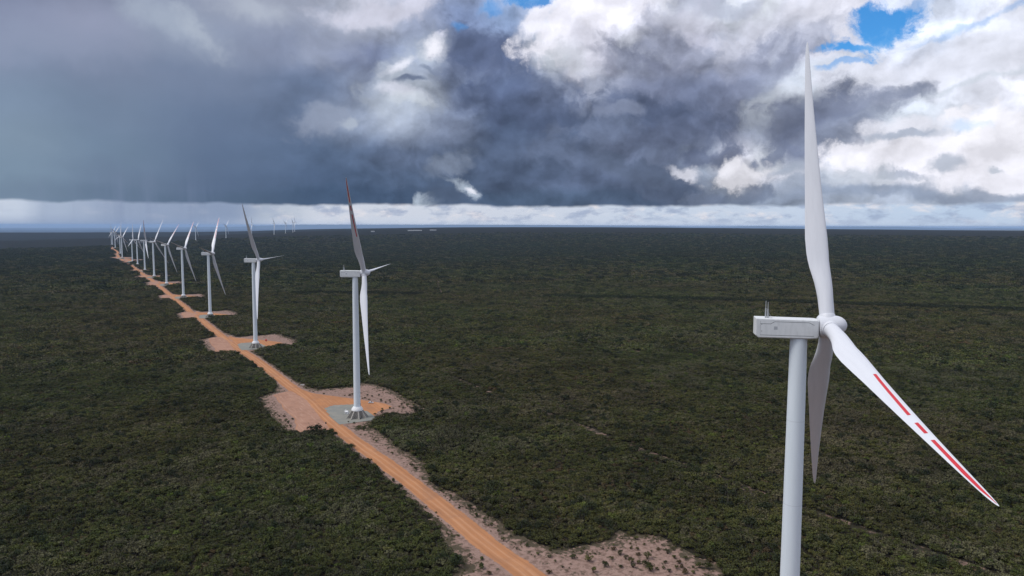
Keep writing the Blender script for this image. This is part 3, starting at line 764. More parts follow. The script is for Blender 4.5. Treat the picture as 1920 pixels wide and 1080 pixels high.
def _roadm(N, b):
    c = wpos(N); e = attr(N, 'edge'); e1 = attr(N, 'edge1')
    q = N.new('ShaderNodeVectorRotate', rotation_type='Z_AXIS'); N.put(q.inputs['Vector'], c); q.inputs['Angle'].default_value = -math.atan2(AX[1], AX[0])
    st = N.noise(N.vm('MULTIPLY', q.outputs[0], (.018, .55, 0)), 1.0, 6, .65)
    col = orange(N, c)
    col = N.mix(N.ss(st, .48, .66, 0, .5), col, (.43, .225, .12, 1))
    col = N.mix(N.ss(st, .46, .32, 0, .45), col, (.25, .118, .06, 1))
    e2 = attr(N, 'edge2')      # metres from the centreline: packed wheel tracks and the loose crown between them
    wob = N.m('ADD', e2, N.m('MULTIPLY', N.m('SUBTRACT', N.noise(c, .03, 4, .6), .5), 2.2))
    rut = N.m('SUBTRACT', 1.0, N.m('MINIMUM', 1.0, N.m('ABSOLUTE', N.m('SUBTRACT', wob, 1.7))))
    col = N.mix(N.m('MULTIPLY', rut, .55), col, (.47, .26, .15, 1))
    loose = N.m('SUBTRACT', 1.0, N.m('MINIMUM', 1.0, N.m('ABSOLUTE', N.m('SUBTRACT', wob, 4.0))))
    col = N.mix(N.m('MULTIPLY', loose, .55), col, (.27, .125, .062, 1))
    patch = N.noise(c, .035, 7, .65)
    col = N.mix(N.ss(patch, .52, .66, 0, .45), col, (.25, .135, .085, 1))
    # the laydown side is paler and pinker
    pale = N.mix(N.noise(c, .12, 6, .65), (.37, .215, .15, 1), (.28, .155, .11, 1))
    pale = N.mix(N.ss(N.noise(c, .05, 7, .68), .46, .64, 0, .65), pale, (.24, .13, .09, 1))
    pale = N.mix(N.ss(N.noise(N.vm('MULTIPLY', q.outputs[0], (.05, .6, 0)), 1.0, 5, .6), .52, .66, 0, .5), pale, (.42, .27, .20, 1))
    col = N.mix(N.ss(N.m('ADD', e1, N.m('MULTIPLY', N.noise(c, .3, 5, .6), 3)), 1.0, 3.5), col, pale)
    f = N.ss(N.m('ADD', e, N.m('MULTIPLY', N.m('SUBTRACT', N.noise(c, .6, 5, .65), .5), 2.6)), -.1, .7)
    return N.mix(f, pink_soil(N, c), col)
M_road = mat('orange_dirt', _roadm, .95, .1)
def _grav(N, b):
    c = wpos(N); n = N.noise(c, .12, 6, .62); n2 = N.noise(c, 1.5, 5, .7)
    col = N.mix(N.ss(n, .35, .7), (.185, .190, .175, 1), (.235, .225, .195, 1))
    return N.mix(N.ss(n2, .5, .75, 0, .55), col, (.17, .17, .155, 1))
M_gravel = mat('grey_gravel', _grav, .95, .15)
def _track(N, b): 
    c = wpos(N); n = N.noise(c, .15, 6, .65)
    return N.mix(N.ss(n, .48, .64), (.030, .027, .017, 1), pink_soil(N, c))
M_track = mat('overgrown_track_soil', _track, .95, .1)
sheet('cleared_ground', sd_clear, -.5, .05, M_clear, [sd_clear])
def sd_orpale(P): return np.maximum(sd_road(P), sd_pale(P))
def pale_minus(P): return sd_pale(P) - np.clip(line_sd(P, road, 5.2), 0, 9) * 1.6
sheet('dirt_road', sd_orpale, -1.5, .14, M_road, [sd_orpale, pale_minus, lambda P: -line_sd(P, road, 0.0)])
sheet('gravel_pad', sd_gravel, 0, .24, M_gravel, [sd_gravel])
# overgrown tracks: thin draped strips
m = MB()
for L, w in zip(TRACKS, TRACK_HW):
    L = smooth_line(L, 2); Q = [L[0]]
    for p, q in zip(L, L[1:]):
        n = max(1, int(np.hypot(*(q - p)) / 25)); Q += [p + (q - p) * k / n for k in range(1, n + 1)]
    Q = np.array(Q); tg = np.gradient(Q, axis=0); tg /= np.hypot(*tg.T)[:, None] + 1e-9; nn = np.c_[-tg[:, 1], tg[:, 0]]
    cols = [Q + nn * w * k for k in (-1.6, -.5, .5, 1.6)]
    Z = [zg(c[:, 0], c[:, 1]) + .04 * (1 + np.hypot(c[:, 0], c[:, 1]) / 1500) for c in cols]
    vs = [(c[i, 0], c[i, 1], z[i]) for i in range(len(Q)) for c, z in zip(cols, Z)]
    m.add(vs, [(i * 4 + j, i * 4 + j + 1, i * 4 + j + 5, i * 4 + j + 4)[::-1] for i in range(len(Q) - 1) for j in range(3)])
tag(m.build('dirt_track', M_track), kind='structure')

# ================================================================ the ground itself, out to the horizon
def _ground(N, b):
    c = wpos(N)
    d = N.vm('LENGTH', N.vm('SUBTRACT', c, (0, 0, CAM_Z)))
    n1 = N.noise(c, .012, 8, .62); n2 = N.noise(c, .0016, 6, .6); n3 = N.noise(c, .09, 6, .65); n4 = N.noise(c, .0045, 7, .6)
    veg = N.mix(N.ss(n3, .34, .66), (.005, .007, .004, 1), (.014, .016, .010, 1))
    veg = N.mix(N.ss(n1, .40, .62, 0, .6), veg, (.014, .012, .009, 1))
    veg = N.mix(N.ss(n4, .54, .64, 0, .6), veg, (.004, .005, .004, 1))
    veg = N.mix(N.ss(n2, .35, .65, 0, .4), veg, (.014, .012, .010, 1))
    floor = N.mix(N.ss(n3, .4, .7), (.020, .018, .012, 1), (.034, .028, .019, 1))
    return N.mix(N.ss(d, 1500, 3000), floor, veg)
M_ground = mat('scrubland_floor', _ground, .95, .05)
fov = math.radians(48)
ang = np.concatenate([np.linspace(-fov, fov, 260), np.linspace(fov, 2 * math.pi - fov, 90)[1:-1]])
rad = np.concatenate([np.geomspace(20, 14000, 170), np.linspace(14600, 21500, 10), [24000, 30000, 40000, 60000, 90000, 125000, 140000]])
X = np.outer(rad, np.sin(ang)); Y = np.outer(rad, np.cos(ang)); Z = zg(X, Y)
P = np.c_[X.ravel(), Y.ravel()]
rr = np.hypot(P[:, 0], P[:, 1])
Zf = Z.ravel() + np.where(rr > 3000, vnoise(P, 420, 11) * np.clip((rr - 3000) / 4000, 0, 1) * 2.0, 0) * (rr < 14000)
na, nr_ = len(ang), len(rad)
vs = np.c_[P, Zf]; vs = np.r_[vs, [[0, 0, float(zg(0, 0))]]]
I = np.arange(na * nr_).reshape(nr_, na); J = np.roll(I, -1, axis=1)
fs = np.stack([I[:-1], I[1:], J[1:], J[:-1]], -1).reshape(-1, 4)[:, ::-1].tolist() + [[len(vs) - 1, int(J[0, k]), int(I[0, k])][::-1] for k in range(na)]
me = bpy.data.meshes.new('ground'); me.from_pydata(vs.tolist(), [], fs); me.materials.append(M_ground)
me.polygons.foreach_set('use_smooth', [True] * len(me.polygons)); me.update()
go = bpy.data.objects.new('ground', me); COL.objects.link(go); tag(go, kind='structure')
# far table hills, 60 km off
m = MB(); K = 260
tops = [(-600,428),(0,427.5),(250,427),(430,425.5),(560,421),(760,421.2),(960,421.6),(1080,422.2),(1180,422.8),(1225,422.8),(1300,425.4),(1360,424.8),(1430,423.8),(1500,425),(1600,424.8),(1680,425),(1760,427.5),(1800,428.6),(1860,427.5),(1885,428.6),(1900,428.0),(1940,429.2),(2400,431)]
def topz(px): 
    for (a, ya), (b, yb) in zip(tops, tops[1:]):
        if px <= b: return ya + (yb - ya) * (px - a) / (b - a)
    return tops[-1][1]
rings = []
for k in range(K + 1):
    px = -560 + 2900 * k / K; x, y, z = at_dist(px, topz(px), 105000)
    z += 8 * math.sin(k * 1.7) + 5 * math.sin(k * .61)
    u = np.array([x, y]) / math.hypot(x, y)
    rings.append([(x - u[0] * 9000, y - u[1] * 9000, -345), (x - u[0] * 2500, y - u[1] * 2500, -330 + (z + 330) * .45), (x, y, z), (x + u[0] * 6000, y + u[1] * 6000, z - 20), (x + u[0] * 9000, y + u[1] * 9000, -345)])
m.rings(rings, True, True)
def _hill(N, b):
    return N.mix(N.noise(wpos(N), .0004, 6, .6), (.035, .040, .025, 1), (.07, .065, .045, 1))
tag(m.build('hills', mat('far_hill_scrub', _hill, .95, .05), None, 0), kind='structure')
# pale cleared strip close to the right-hand horizon
m = MB(); rg = []
for k in range(60):
    px = 1600 + 9 * k
    py = 431.9 + (px - 1600) * .0055
    a_ = at_dist(px, py, 12300); b_ = at_dist(px, py, 13700)
    rg.append([(q[0], q[1], float(zg(q[0], q[1])) + 4.0) for q in (a_, b_)])
vs = [p for r in rg for p in r]; m.add(vs, [(2 * i, 2 * i + 2, 2 * i + 3, 2 * i + 1) for i in range(59)])
tag(m.build('dry_field', mat('dry_grass_field', lambda N, b: N.mix(N.noise(wpos(N), .004, 4, .6), (.20, .18, .14, 1), (.30, .27, .22, 1)), .95, .1)), kind='structure')

# ================================================================ scrub vegetation
rs = np.random.RandomState(11)
def leaf_mesh(name, r, h, lobes, n, size, sticks, mats, seed):
    """a bush: leaf-sized faces spread through several lobes, with bare twigs between them"""
    g = np.random.RandomState(seed); V = []; Fc = []; MI = []; TI = []
    L = []
    for k in range(lobes):
        a = g.uniform(0, 2 * math.pi); q = r * .62 * math.sqrt(g.uniform(0, 1)); lr = r * g.uniform(.32, .55)
        L.append((q * math.cos(a), q * math.sin(a), h * g.uniform(.45, .8), lr, h * g.uniform(.22, .38), g.uniform(.8, 1.25)))
    for i in range(n):
        cx, cy_, cz, lr, lh, tint = L[g.randint(lobes)]
        d = g.normal(size=3); d /= np.linalg.norm(d); k = g.uniform(.55, 1.0) ** .5
        if d[2] < -.3: d[2] *= -.6
        p = np.array([cx + d[0] * lr * k, cy_ + d[1] * lr * k, max(.15, cz + d[2] * lh * k)])
        nrm = d * .9 + g.normal(size=3) * .55 + np.array([0, 0, .55]); nrm /= np.linalg.norm(nrm)
        a = np.cross(nrm, g.normal(size=3)); a /= np.linalg.norm(a); b = np.cross(nrm, a)
        s = size * g.uniform(.6, 1.35); b0 = len(V)
        V += [p + a * s * .62, p + b * s * .40, p - a * s * .62, p - b * s * .40]; Fc.append((b0, b0 + 1, b0 + 2, b0 + 3)); MI.append(0)
        TI.append(tint * g.uniform(.7, 1.35))
    for i in range(sticks):
        a = g.uniform(0, 2 * math.pi); q = r * .25 * g.uniform(0, 1)
        p0 = np.array([q * math.cos(a), q * math.sin(a), 0]); rr_ = r * g.uniform(.4, .95)
        p1 = np.array([rr_ * math.cos(a), rr_ * math.sin(a), h * g.uniform(.75, 1.12)])
        w = .05 * h / 3 + .03; t = np.array([-math.sin(a), math.cos(a), 0]) * w; b0 = len(V)
        V += [p0 - t, p0 + t, p1 + t * .5, p1 - t * .5]; Fc.append((b0, b0 + 1, b0 + 2, b0 + 3)); MI.append(1); TI.append(g.uniform(.7, 1.3))
        u = np.array([0, 0, w]); b0 = len(V)
        V += [p0 - u, p0 + u, p1 + u * .5, p1 - u * .5]; Fc.append((b0, b0 + 1, b0 + 2, b0 + 3)); MI.append(1); TI.append(1.0)
    me = bpy.data.meshes.new(name); me.from_pydata([tuple(v) for v in V], [], Fc)
    for m_ in mats: me.materials.append(m_)
    me.polygons.foreach_set('material_index', MI)
    at = me.attributes.new('tint', 'FLOAT', 'FACE'); at.data.foreach_set('value', np.array(TI, np.float32)); me.update()
    return me
def leafmat(name, c0, c1, c2):
    def f(N, b):
        oi = N.new('ShaderNodeObjectInfo'); r = oi.outputs['Random']; loc = oi.outputs['Location']
        col = N.mix(r, c0 + (1,), c1 + (1,))
        big = N.noise(N.vm('MULTIPLY', loc, (1, 1, 0)), .016, 6, .65); mid = N.noise(N.vm('MULTIPLY', loc, (1, 1, 0)), .05, 3, .6)
        huge = N.noise(N.vm('MULTIPLY', loc, (1, 1, 0)), .0022, 4, .6)
        col = N.mix(N.ss(mid, .40, .68, 0, .6), col, c2 + (1,))
        k = N.m('MULTIPLY', attr(N, 'tint'), N.ss(big, .36, .62, .64, 1.14))
        col = N.vm('SCALE', col, k)
        return N.mix(N.ss(huge, .38, .60, 0, .8), col, N.vm('MULTIPLY', col, (1.14, .90, 1.0)))
    return mat(name, f, .75, .12)
LM1 = leafmat('leaf_dark_green', (0.0322, 0.0438, 0.0113), (0.0568, 0.0656, 0.0169), (0.0435, 0.0474, 0.0169))
LM2 = leafmat('leaf_olive', (0.0701, 0.0747, 0.0198), (0.0530, 0.0656, 0.0212), (0.0624, 0.0583, 0.0225))
LM3 = leafmat('leaf_grey_green', (0.0624, 0.0674, 0.0310), (0.0832, 0.0857, 0.0423), (0.0662, 0.0638, 0.0325))
LM4 = leafmat('leaf_brownish', (0.0681, 0.0511, 0.0239), (0.0530, 0.0456, 0.0198), (0.0587, 0.0529, 0.0254))
LM5 = leafmat('leaf_fresh_green', (0.0662, 0.0957, 0.0155), (0.0549, 0.0802, 0.0155), (0.0530, 0.0638, 0.0184))
LM6 = leafmat('leaf_deep_green', (.018, .027, .010), (.026, .036, .013), (.022, .030, .012))  # own leaf colour of the tall dark trees
TW = mat('dry_twig', lambda N, b: N.mix(N.new('ShaderNodeObjectInfo').outputs['Random'], (.105, .095, .08, 1), (.06, .05, .04, 1)), .85, .1)
src = bpy.data.collections.new('shrub_kinds')
def variants(prefix, n, size, stick, k):
    out = []
    specs = [(2.2, 2.4, 6, 1.0, LM1), (2.7, 3.0, 7, 1.0, LM1), (1.9, 2.1, 5, 1.0, LM2), (2.5, 2.8, 7, 1.0, LM2), (2.1, 2.5, 6, .75, LM3), (2.4, 3.0, 6, .55, LM3), (2.0, 2.0, 5, .8, LM4), (3.6, 4.6, 9, 1.7, LM6), (2.2, 2.7, 6, 1., LM5)]
    for i, (r, h, lo, q, lm) in enumerate(specs):
        me = leaf_mesh(prefix, r * k, h * (k ** .5), lo, int(n * q), size, int(stick * (2.0 if i in (4, 5) else 1)), [lm, TW], 100 + i + int(k * 50))
        o = bpy.data.objects.new('%s%02d' % (prefix, i), me); out.append(o)
    return out
def gn_scatter(name, P, z, scale, kind, protos, label):
    coll = bpy.data.collections.new(name + '_kinds')
    for o in protos: coll.objects.link(o)
    me = bpy.data.meshes.new(name); me.vertices.add(len(P))
    me.vertices.foreach_set('co', np.c_[P, z].astype(np.float32).ravel())
    for nm, ty, arr in (('scl', 'FLOAT', scale), ('rot', 'FLOAT', rs.uniform(0, 6.283, len(P))), ('idx', 'INT', kind)):
        at = me.attributes.new(nm, ty, 'POINT'); at.data.foreach_set('value', np.asarray(arr, np.int32 if ty == 'INT' else np.float32))
    me.update()
    o = bpy.data.objects.new(name, me); COL.objects.link(o)
    ng = bpy.data.node_groups.new(name, 'GeometryNodeTree')
    ng.interface.new_socket('Geometry', in_out='INPUT', socket_type='NodeSocketGeometry')
    ng.interface.new_socket('Geometry', in_out='OUTPUT', socket_type='NodeSocketGeometry')
    gi = ng.nodes.new('NodeGroupInput'); gout = ng.nodes.new('NodeGroupOutput')
    ci = ng.nodes.new('GeometryNodeCollectionInfo'); ci.inputs['Collection'].default_value = coll
    ci.inputs['Separate Children'].default_value = True; ci.inputs['Reset Children'].default_value = True
    ip = ng.nodes.new('GeometryNodeInstanceOnPoints'); ip.inputs['Pick Instance'].default_value = True
    def na(nm, ty):
        n = ng.nodes.new('GeometryNodeInputNamedAttribute'); n.data_type = ty; n.inputs['Name'].default_value = nm; return n.outputs['Attribute']
    cx = ng.nodes.new('ShaderNodeCombineXYZ'); ng.links.new(na('rot', 'FLOAT'), cx.inputs[2])
    er = ng.nodes.new('FunctionNodeEulerToRotation'); ng.links.new(cx.outputs[0], er.inputs[0])
    cs = ng.nodes.new('ShaderNodeCombineXYZ'); sa = na('scl', 'FLOAT')
    for k in range(3): ng.links.new(sa, cs.inputs[k])
    ng.links.new(gi.outputs[0], ip.inputs['Points']); ng.links.new(ci.outputs[0], ip.inputs['Instance'])
    ng.links.new(na('idx', 'INT'), ip.inputs['Instance Index']); ng.links.new(er.outputs[0], ip.inputs['Rotation'])
    ng.links.new(cs.outputs[0], ip.inputs['Scale']); ng.links.new(ip.outputs[0], gout.inputs[0])
    md = o.modifiers.new('scatter', 'NODES'); md.node_group = ng
    tag(o, label, 'scrub', kind='stuff'); return o
HW = math.radians(44)
def wedge(r0, r1, cell, near=260):
    """jittered grid in the wedge of land in front of the camera"""
    xs = np.arange(-r1 * math.sin(HW) - 60, r1 * math.sin(HW) + 60, cell); ys = np.arange(r0 * .6, r1, cell)
    Xg, Yg = np.meshgrid(xs, ys); P = np.c_[Xg.ravel(), Yg.ravel()] + rs.uniform(-.5, .5, (Xg.size, 2)) * cell
    R = np.hypot(P[:, 0], P[:, 1]); A_ = np.abs(np.arctan2(P[:, 0], P[:, 1] + 40))
    return P[(R >= r0) & (R < r1) & (A_ < HW)]
def pick(P, n, dk=1.0):
    a = vnoise(P, 60, 21) * .5 + vnoise(P, 17, 22) * .35; u = rs.uniform(0, 1, len(P))
    k = np.where(u < .30, 0, np.where(u < .52, 1, np.where(u < .68, 2, np.where(u < .82, 3, np.where(u < .90, 4, np.where(u < .955, 5, 6))))))
    k = np.where((a > .25) & (u > .35), np.where(u < .7, 4, 5), k); k = np.where((a < -.45) & (u > .5), 6, k)
    v = rs.uniform(0, 1, len(P)); k = np.where(v < .016 * dk, 7, k); k = np.where((v > .990), 8, k)
    return k
def band(name, r0, r1, cell, n, size, stick, kf, label, keepout=1.0):
    P = wedge(r0, r1, cell)
    keep = sd_clear(P) < -keepout
    keep &= sd_track(P) < -.1
    if r1 > 6000: keep &= rs.uniform(0, 1, len(P)) > np.clip((np.hypot(P[:, 0], P[:, 1]) - 5000) / 2000, 0, .85)
    P = P[keep]
    k = pick(P, len(P), 1.0 + 9.0 * np.clip((np.hypot(P[:, 0], P[:, 1]) - 1700) / 3000, 0, 1))  # dark trees grow commoner with distance, standing in for cloud shadow on the plain
    dens = vnoise(P, 35, 31) * .5 + vnoise(P, 9, 32) * .5
    clump = vnoise(P, 5.5 * kf, 33) * .55 + vnoise(P, 14 * kf, 34) * .42 + vnoise(P, 38, 35) * .15
    s = np.clip(rs.normal(1.0, .16, len(P)), .6, 1.5) * np.clip(1 + .50 * clump + .12 * dens, .42, 1.75)
    # tall dark trees crowd along the far fire-break
    td = line_sd(P, smooth_line(TRACKS[3], 2), 0.0); hedge = (td > -15) & (rs.uniform(0, 1, len(P)) < .75) & (vnoise(P, 160, 77) > -.35)
    k = np.where(hedge, 7, k); s = np.where(hedge, 1.25, s)
    ed = sd_clear(P); s *= np.where(ed > -3, .85, 1.0)
    # a taller dark hedge line on the near side of the far fire-break
    z = zg(P[:, 0], P[:, 1]) - .1
    gn_scatter(name, P, z, s, k, variants(name, n, size, stick, kf), label)
    return len(P)
cnt = []
cnt.append(band('scrub_canopy', 235, 900, 2.75, 190, .52, 9, 1.0, 'dense low green and grey scrub around the nearer turbines'))
cnt.append(band('scrub_canopy_beyond', 900, 2100, 4.6, 95, 1.05, 6, 1.6, 'dense low scrub in the middle distance', 2.6))
cnt.append(band('scrub_canopy_far', 2100, 7000, 11.0, 60, 2.6, 0, 3.6, 'dark scrub plain far off towards the horizon', 7.5))
# low regrowth creeping onto the bare rims
S_, T_ = np.meshgrid(np.arange(-60, 2600, 1.5), np.arange(-80, 95, 1.5), indexing='ij')
gx, gy = XY_(S_.ravel(), T_.ravel()); P = np.c_[gx, gy] + rs.uniform(-.75, .75, (S_.size, 2))
e = sd_clear(P); ro = np.maximum(np.maximum(sd_orpale(P), sd_gravel(P)), -60)
prob = np.clip(.55 - np.maximum(e, 0) * .042, .035, .6) * np.clip(.45 + 1.7 * vnoise(P, 6, 51) , 0, 1)
keep = (e > -2) & (ro < -.6) & (rs.uniform(0, 1, len(P)) < prob); P = P[keep]
gn_scatter('regrowth_scrub', P, zg(P[:, 0], P[:, 1]), rs.uniform(.14, .42, len(P)), pick(P, len(P), 0), variants('regrowth', 90, .55, 4, 1.0), 'knee-high green regrowth scattered over the bare pink soil of the verges and pads')
print('scrub', cnt, len(P))

# shrubs one can tell apart on the bare ground
kinds = variants('lone_shrub', 260, .34, 10, .62)
lone = []
def lone_shrubs(px_pts, where, group):
    for i, (px, py, s) in enumerate(px_pts):
        x, y = ground_px(px, py); k = int(rs.choice([0, 1, 2, 3, 4, 6]))
        o = bpy.data.objects.new('shrub', kinds[k].data); COL.objects.link(o)
        o.location = (x, y, float(zg(x, y))); o.scale = (s, s, s * rs.uniform(.7, 1.0)); o.rotation_euler = (0, 0, rs.uniform(0, 6.28))
        tag(o, where, 'shrub', group)
c6 = [(668,575,1.0),(735,595,.9),(875,600,1.1),(975,615,1.5),(1070,650,1.3),(1160,578,1.3),(1120,548,1.1),(1195,605,1.0),(1222,543,.8),(1268,548,1.0),(1270,580,1.0),(1325,600,1.3),(1390,548,.9),(1445,572,1.2),(1490,600,1.0),(1515,630,1.1),(1555,603,.8),(1430,628,.7),(1238,655,1.1),(1165,655,.9),(1225,628,1.2),(1265,632,1.1),(1320,650,1.5),(1340,675,1.5),(1455,680,1.0),(1530,655,.9),(1550,690,1.3),(1605,690,1.0),(1480,550,.8),(1255,488,1.3),(815,655,.7),(770,620,.5),(733,690,1.2),(1375,665,.8),(1500,660,.7),(1420,662,.6),(1110,608,.8),(1000,685,1.3),(1640,655,1.4),(1690,665,1.5),(1060,545,.5),(1305,520,.6),(1350,560,.5),(1010,575,.5)]
lone_shrubs([(800 + a / 3.2, 860 + b / 3.2, s) for a, b, s in c6], 'small round green shrub on the bare pink soil at the bottom right clearing', 'shrubs on the clearing by the nearest turbine')
c6b = [(333,607,1.0),(325,660,1.4),(375,695,1.0),(195,468,.7),(55,328,.5),(80,188,.9),(100,208,.7),(138,255,.6),(195,300,.6),(260,300,1.2),(300,345,1.1),(345,372,.9),(380,400,1.0),(462,497,.9),(600,530,.9),(505,470,.6),(540,545,.6),(430,440,.6)]
lone_shrubs([(800 + a / 3.2, 860 + b / 3.2, s) for a, b, s in c6b], 'small dark shrub on the pink verge beside the near end of the dirt road', 'shrubs on the verges of the dirt road')
c5 = [(437,648,1.2),(360,465,1.2),(345,455,.8),(430,520,.9),(520,575,1.1),(540,590,1.0),(655,690,.9),(585,770,.7),(700,720,.6),(740,770,.6),(410,495,.6),(300,400,.8),(270,395,.6)]
lone_shrubs([(560 + a / 2.4547, 640 + b / 2.4547, s) for a, b, s in c5], 'small dark shrub on the pink verge between the two nearest turbine pads', 'shrubs on the verges of the dirt road')
z8 = [(665,920,1.0),(740,970,.8),(480,830,.7),(575,850,.9),(1025,465,1.2),(1030,480,.9),(1110,505,.9),(1175,465,.9),(1180,495,1.0),(995,385,.9),(880,400,1.0),(800,380,.9),(830,455,.9),(760,430,.8),(720,435,.8),(1060,620,1.3),(1045,665,1.5),(1175,600,1.0),(1240,600,.9),(1340,570,1.2),(1400,600,1.1),(1540,600,1.5),(1480,560,1.3),(1420,510,1.2),(1380,540,1.2),(1590,560,1.4),(1620,640,1.1),(930,700,1.0),(68,352,.7),(420,385,.7),(500,380,1.3),(540,370,1.0)]
lone_shrubs([(600 + a / 9, 700 + b / 9, s) for a, b, s in z8], 'small shrub on the bare ground around the pad with the parked car', 'shrubs around the pad with the car')
c4 = [(260,870,1.2),(290,915,1.3),(305,940,1.2),(275,900,1.0),(320,890,.9),(205,850,1.0),(230,870,.8),(240,960,.8),(530,718,.7),(410,680,.8)]
lone_shrubs([(460 + a / 3.6, 540 + b / 3.6, s) for a, b, s in c4], 'small dark shrub at the ragged left edge of the pale laydown area', 'shrubs around the pad with the car')

# ================================================================ small things
# parked pale car beyond the second turbine
def make_car(x, y, rz):
    root = empty('parked_car', (x, y, float(zg(x, y)) + .30), rz)
    b = MB()
    def sec(xx, w, z0, z1): return [(xx, -w, z0), (xx, w, z0), (xx, w, z1 - .12), (xx, w - .1, z1), (xx, -w + .1, z1), (xx, -w, z1 - .12)]
    b.rings([sec(-2.2, .78, .38, .82), sec(-2.05, .86, .28, .95), sec(-1.2, .88, .25, 1.0), sec(.7, .88, .25, .98), sec(1.9, .84, .28, .85), sec(2.2, .74, .38, .68)])
    body = b.build('body', mat('silver_car_paint', lambda N, bb: N.mix(N.noise(objco(N), 2, 2, .5), (.62, .64, .68, 1), (.58, .60, .64, 1)), .3, .5), root)
    c = MB()
    def cs(xx, w, z0, z1, t): return [(xx, -w, z0), (xx, w, z0), (xx + t, w - .14, z1), (xx + t, -w + .14, z1)]
    c.add([(-1.95, -.82, .96), (-1.95, .82, .96), (1.1, .82, .94), (1.1, -.82, .94), (-1.4, -.68, 1.42), (-1.4, .68, 1.42), (.25, .68, 1.42), (.25, -.68, 1.42)], [(0, 1, 2, 3)[::-1], (4, 5, 6, 7)[::-1], (0, 4, 5, 1)[::-1], (1, 5, 6, 2)[::-1], (2, 6, 7, 3)[::-1], (3, 7, 4, 0)[::-1]])
    c.build('window_glass', M_glass, root)
    r = MB(); r.box(-1.38, .22, -.67, .67, 1.42, 1.475, ch=.03); r.build('roof', body.data.materials[0], root)
    for px in (-1.35, 1.35):
        for py in (-.86, .86):
            w = MB(); w.tube((px, py - .1, .32), (px, py + .1, .32), .32, n=20); o = w.build('wheel', M_dark, root)
            q = MB(); q.tube((px, py - .115, .32), (px, py + .115, .32), .19, n=14); q.build('rim', M_metal, o)
    for py in (-.6, .6):
        h = MB(); h.box(2.02, 2.2, py - .17, py + .17, .60, .74, ch=.03); h.build('headlight', M_glass, root)
    tag(root, 'silver white car parked on the orange dirt behind the second turbine', 'car')
x, y = ground_px(695.5, 756.5); make_car(x, y, math.radians(8))
# white equipment cabinet with a railed step beside the second pedestal
x, y = ground_px(650.5, 777.5)
root = empty('transformer_cabinet', (x, y, float(zg(x, y)) + .3), math.radians(-20))
b = MB(); b.box(-1.3, 1.3, -1.0, 1.0, .25, 2.5, ch=.06); b.build('cabinet_body', M_white, root)
b = MB(); b.rings([[(-1.45, -1.15, 2.5), (1.45, -1.15, 2.5), (1.45, 1.15, 2.5), (-1.45, 1.15, 2.5)], [(-1.3, -.2, 2.95), (1.3, -.2, 2.95), (1.3, .2, 2.95), (-1.3, .2, 2.95)]]); b.build('roof', M_white, root, 0)
b = MB(); b.box(-.9, -.05, -1.04, -1.0, .4, 2.2); b.box(.05, .9, -1.04, -1.0, .4, 2.2); b.build('door', M_metal, root, 0)
b = MB(); b.box(-1.5, 1.5, -1.2, 1.2, -.3, .25); b.build('plinth', M_conc, root, 0)
tag(root, 'small white equipment cabinet beside the concrete foot of the second turbine', 'cabinet')
x, y = ground_px(646.5, 774.0)
root = empty('service_stair', (x, y, float(zg(x, y)) + .3), math.radians(40))
b = MB()
for k in range(6): b.box(-.5 + k * .3, -.2 + k * .3, -.5, .5, .25 + k * .28, .31 + k * .28)
b.build('tread', M_metal, root, 0)
b = MB()
for s in (-.5, .5):
    b.tube((-.5, s, .1), (1.3, s, 1.8), .05); b.tube((-.5, s, 1.2), (1.3, s, 2.9), .05)
    for k in range(4): b.tube((-.5 + k * .6, s, .1 + k * .57), (-.5 + k * .6, s, 1.2 + k * .57), .035)
b.build('handrail', M_white, root)
tag(root, 'small white railed stair left of the cabinet at the second turbine', 'stair')
# red drum tank by the third turbine
x, y = ground_px(499.0, 640.0)
root = empty('water_tank', (x, y, float(zg(x, y)) + .2), .3)
b = MB(); b.lathe([(1.25, .5), (1.3, .6), (1.3, 2.3), (1.15, 2.6), (.5, 2.85), (.0, 2.9)], 28); b.build('tank', M_redp, root)
b = MB(); b.lathe([(.35, 2.82), (.35, 3.0), (.05, 3.03)], 16); b.build('lid', M_dark, root)
b = MB()
for sx in (-1, 1):
    for sy in (-1, 1): b.box(sx * 1.0 - .12, sx * 1.0 + .12, sy * 1.0 - .12, sy * 1.0 + .12, -.3, .5)
b.box(-1.3, 1.3, -1.3, 1.3, .42, .52); b.build('stand', M_metal, root, 0)
tag(root, 'red tank on the dirt pad right of the third turbine', 'tank')
# concrete culvert headwall at the road edge
x, y = ground_px(566.5, 722.3)
root = empty('culvert_headwall', (x, y, float(zg(x, y)) + .1), math.atan2(AX[1], AX[0]) + .9)
b = MB(); b.box(-3.2, 3.2, -.25, .25, -.5, .95, ch=.05); b.rings([[(-3.2, -.2, -.5), (-3.2, .2, -.5), (-3.2, .2, .9), (-3.2, -.2, .9)], [(-4.4, -1.5, -.5), (-4.3, -1.1, -.5), (-4.3, -1.1, .35), (-4.4, -1.5, .35)]]); b.rings([[(3.2, .2, -.5), (3.2, -.2, -.5), (3.2, -.2, .9), (3.2, .2, .9)], [(4.3, -1.1, -.5), (4.4, -1.5, -.5), (4.4, -1.5, .35), (4.3, -1.1, .35)]])
b.build('wall', M_white, root, 20); root.scale = (.5, .6, .7)
b = MB(); b.tube((0, -.32, .15), (0, .32, .15), .42, n=18); b.build('pipe', M_dark, root)
tag(root, 'low white concrete culvert wall at the road edge above the second pad', 'culvert')
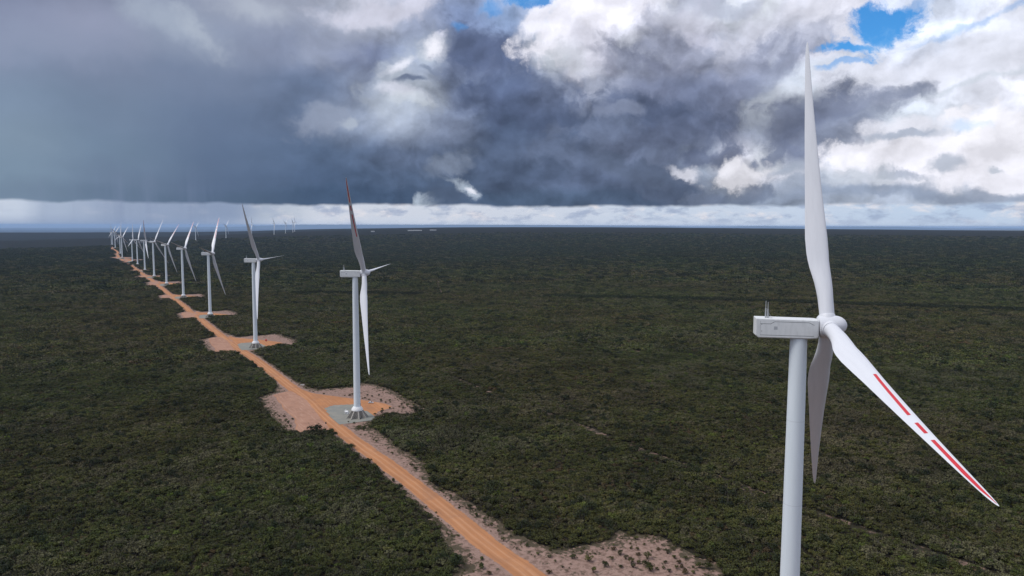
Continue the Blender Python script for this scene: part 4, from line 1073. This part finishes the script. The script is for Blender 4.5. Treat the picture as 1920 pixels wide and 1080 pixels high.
# dark marker drum on the laydown side
x, y = ground_px(611.0, 795.0)
root = empty('marker_drum', (x, y, float(zg(x, y)) + .2))
b = MB(); b.lathe([(.5, 0), (.52, .1), (.48, .12), (.48, .6), (.52, .64), (.48, .7), (.48, 1.2), (.52, 1.25), (.45, 1.3)], 18); b.build('drum', M_dark, root)
b = MB(); b.tube((.25, 0, 1.28), (.25, 0, 1.36), .09, n=10); b.build('cap', M_metal, root)
tag(root, 'small dark drum standing on the pink dirt left of the second turbine pad', 'drum')
# far sheds near the horizon
SH = [(770, 433.3, 60, 24, 'long white shed, left one of the far sheds just under the horizon'), (783, 433.2, 90, 26, 'long white shed, middle one of the far sheds just under the horizon'), (812, 433.0, 70, 22, 'white shed at the right end of the far sheds under the horizon'), (699, 435.4, 34, 18, 'lone white shed under the horizon right of the raised striped blade')]
M_roofs = mat('shed_roof', lambda N, b: N.mix(N.noise(objco(N), .2, 3, .5), (.50, .51, .53, 1), (.40, .41, .43, 1)), .6)
for px, py, L, wd, lab in SH:
    x, y = at_dist(px, py, 7800)[:2]; z = float(zg(x, y))
    root = empty('shed', (x, y, z + 2), rs.uniform(-.15, .15))
    b = MB(); b.box(-L / 2, L / 2, -wd / 2, wd / 2, -6, 4.5); b.build('wall', M_metal, root, 0)
    b = MB(); b.rings([[(xx, -wd / 2 - 1, 4.5), (xx, wd / 2 + 1, 4.5), (xx, wd / 2 + 1, 5.0), (xx, 0, 7.5), (xx, -wd / 2 - 1, 5.0)] for xx in (-L / 2 - 1, L / 2 + 1)]); b.build('roof', M_roofs, root, 0)
    b = MB()
    for k in range(int(L / 15)): b.box(-L / 2 + 6 + k * 15, -L / 2 + 11 + k * 15, -wd / 2 - .1, -wd / 2 - .01, 0, 5)
    b.build('door', M_metal, root, 0)
    tag(root, lab, 'shed', 'sheds of a far facility')

# ================================================================ air
HAZE = 1.5e-5
if HAZE:
    m = MB(); m.box(-150000, 150000, -150000, 150000, -520, 225)
    hm = bpy.data.materials.new('haze_air'); hm.use_nodes = True; nt = hm.node_tree; nt.nodes.clear()
    pv = nt.nodes.new('ShaderNodeVolumePrincipled'); pv.inputs['Density'].default_value = HAZE
    pv.inputs['Color'].default_value = (.43, .63, .94, 1); pv.inputs['Anisotropy'].default_value = 0.0
    ou = nt.nodes.new('ShaderNodeOutputMaterial'); nt.links.new(pv.outputs[0], ou.inputs['Volume'])
    tag(m.build('haze', hm, None, 0), kind='stuff')
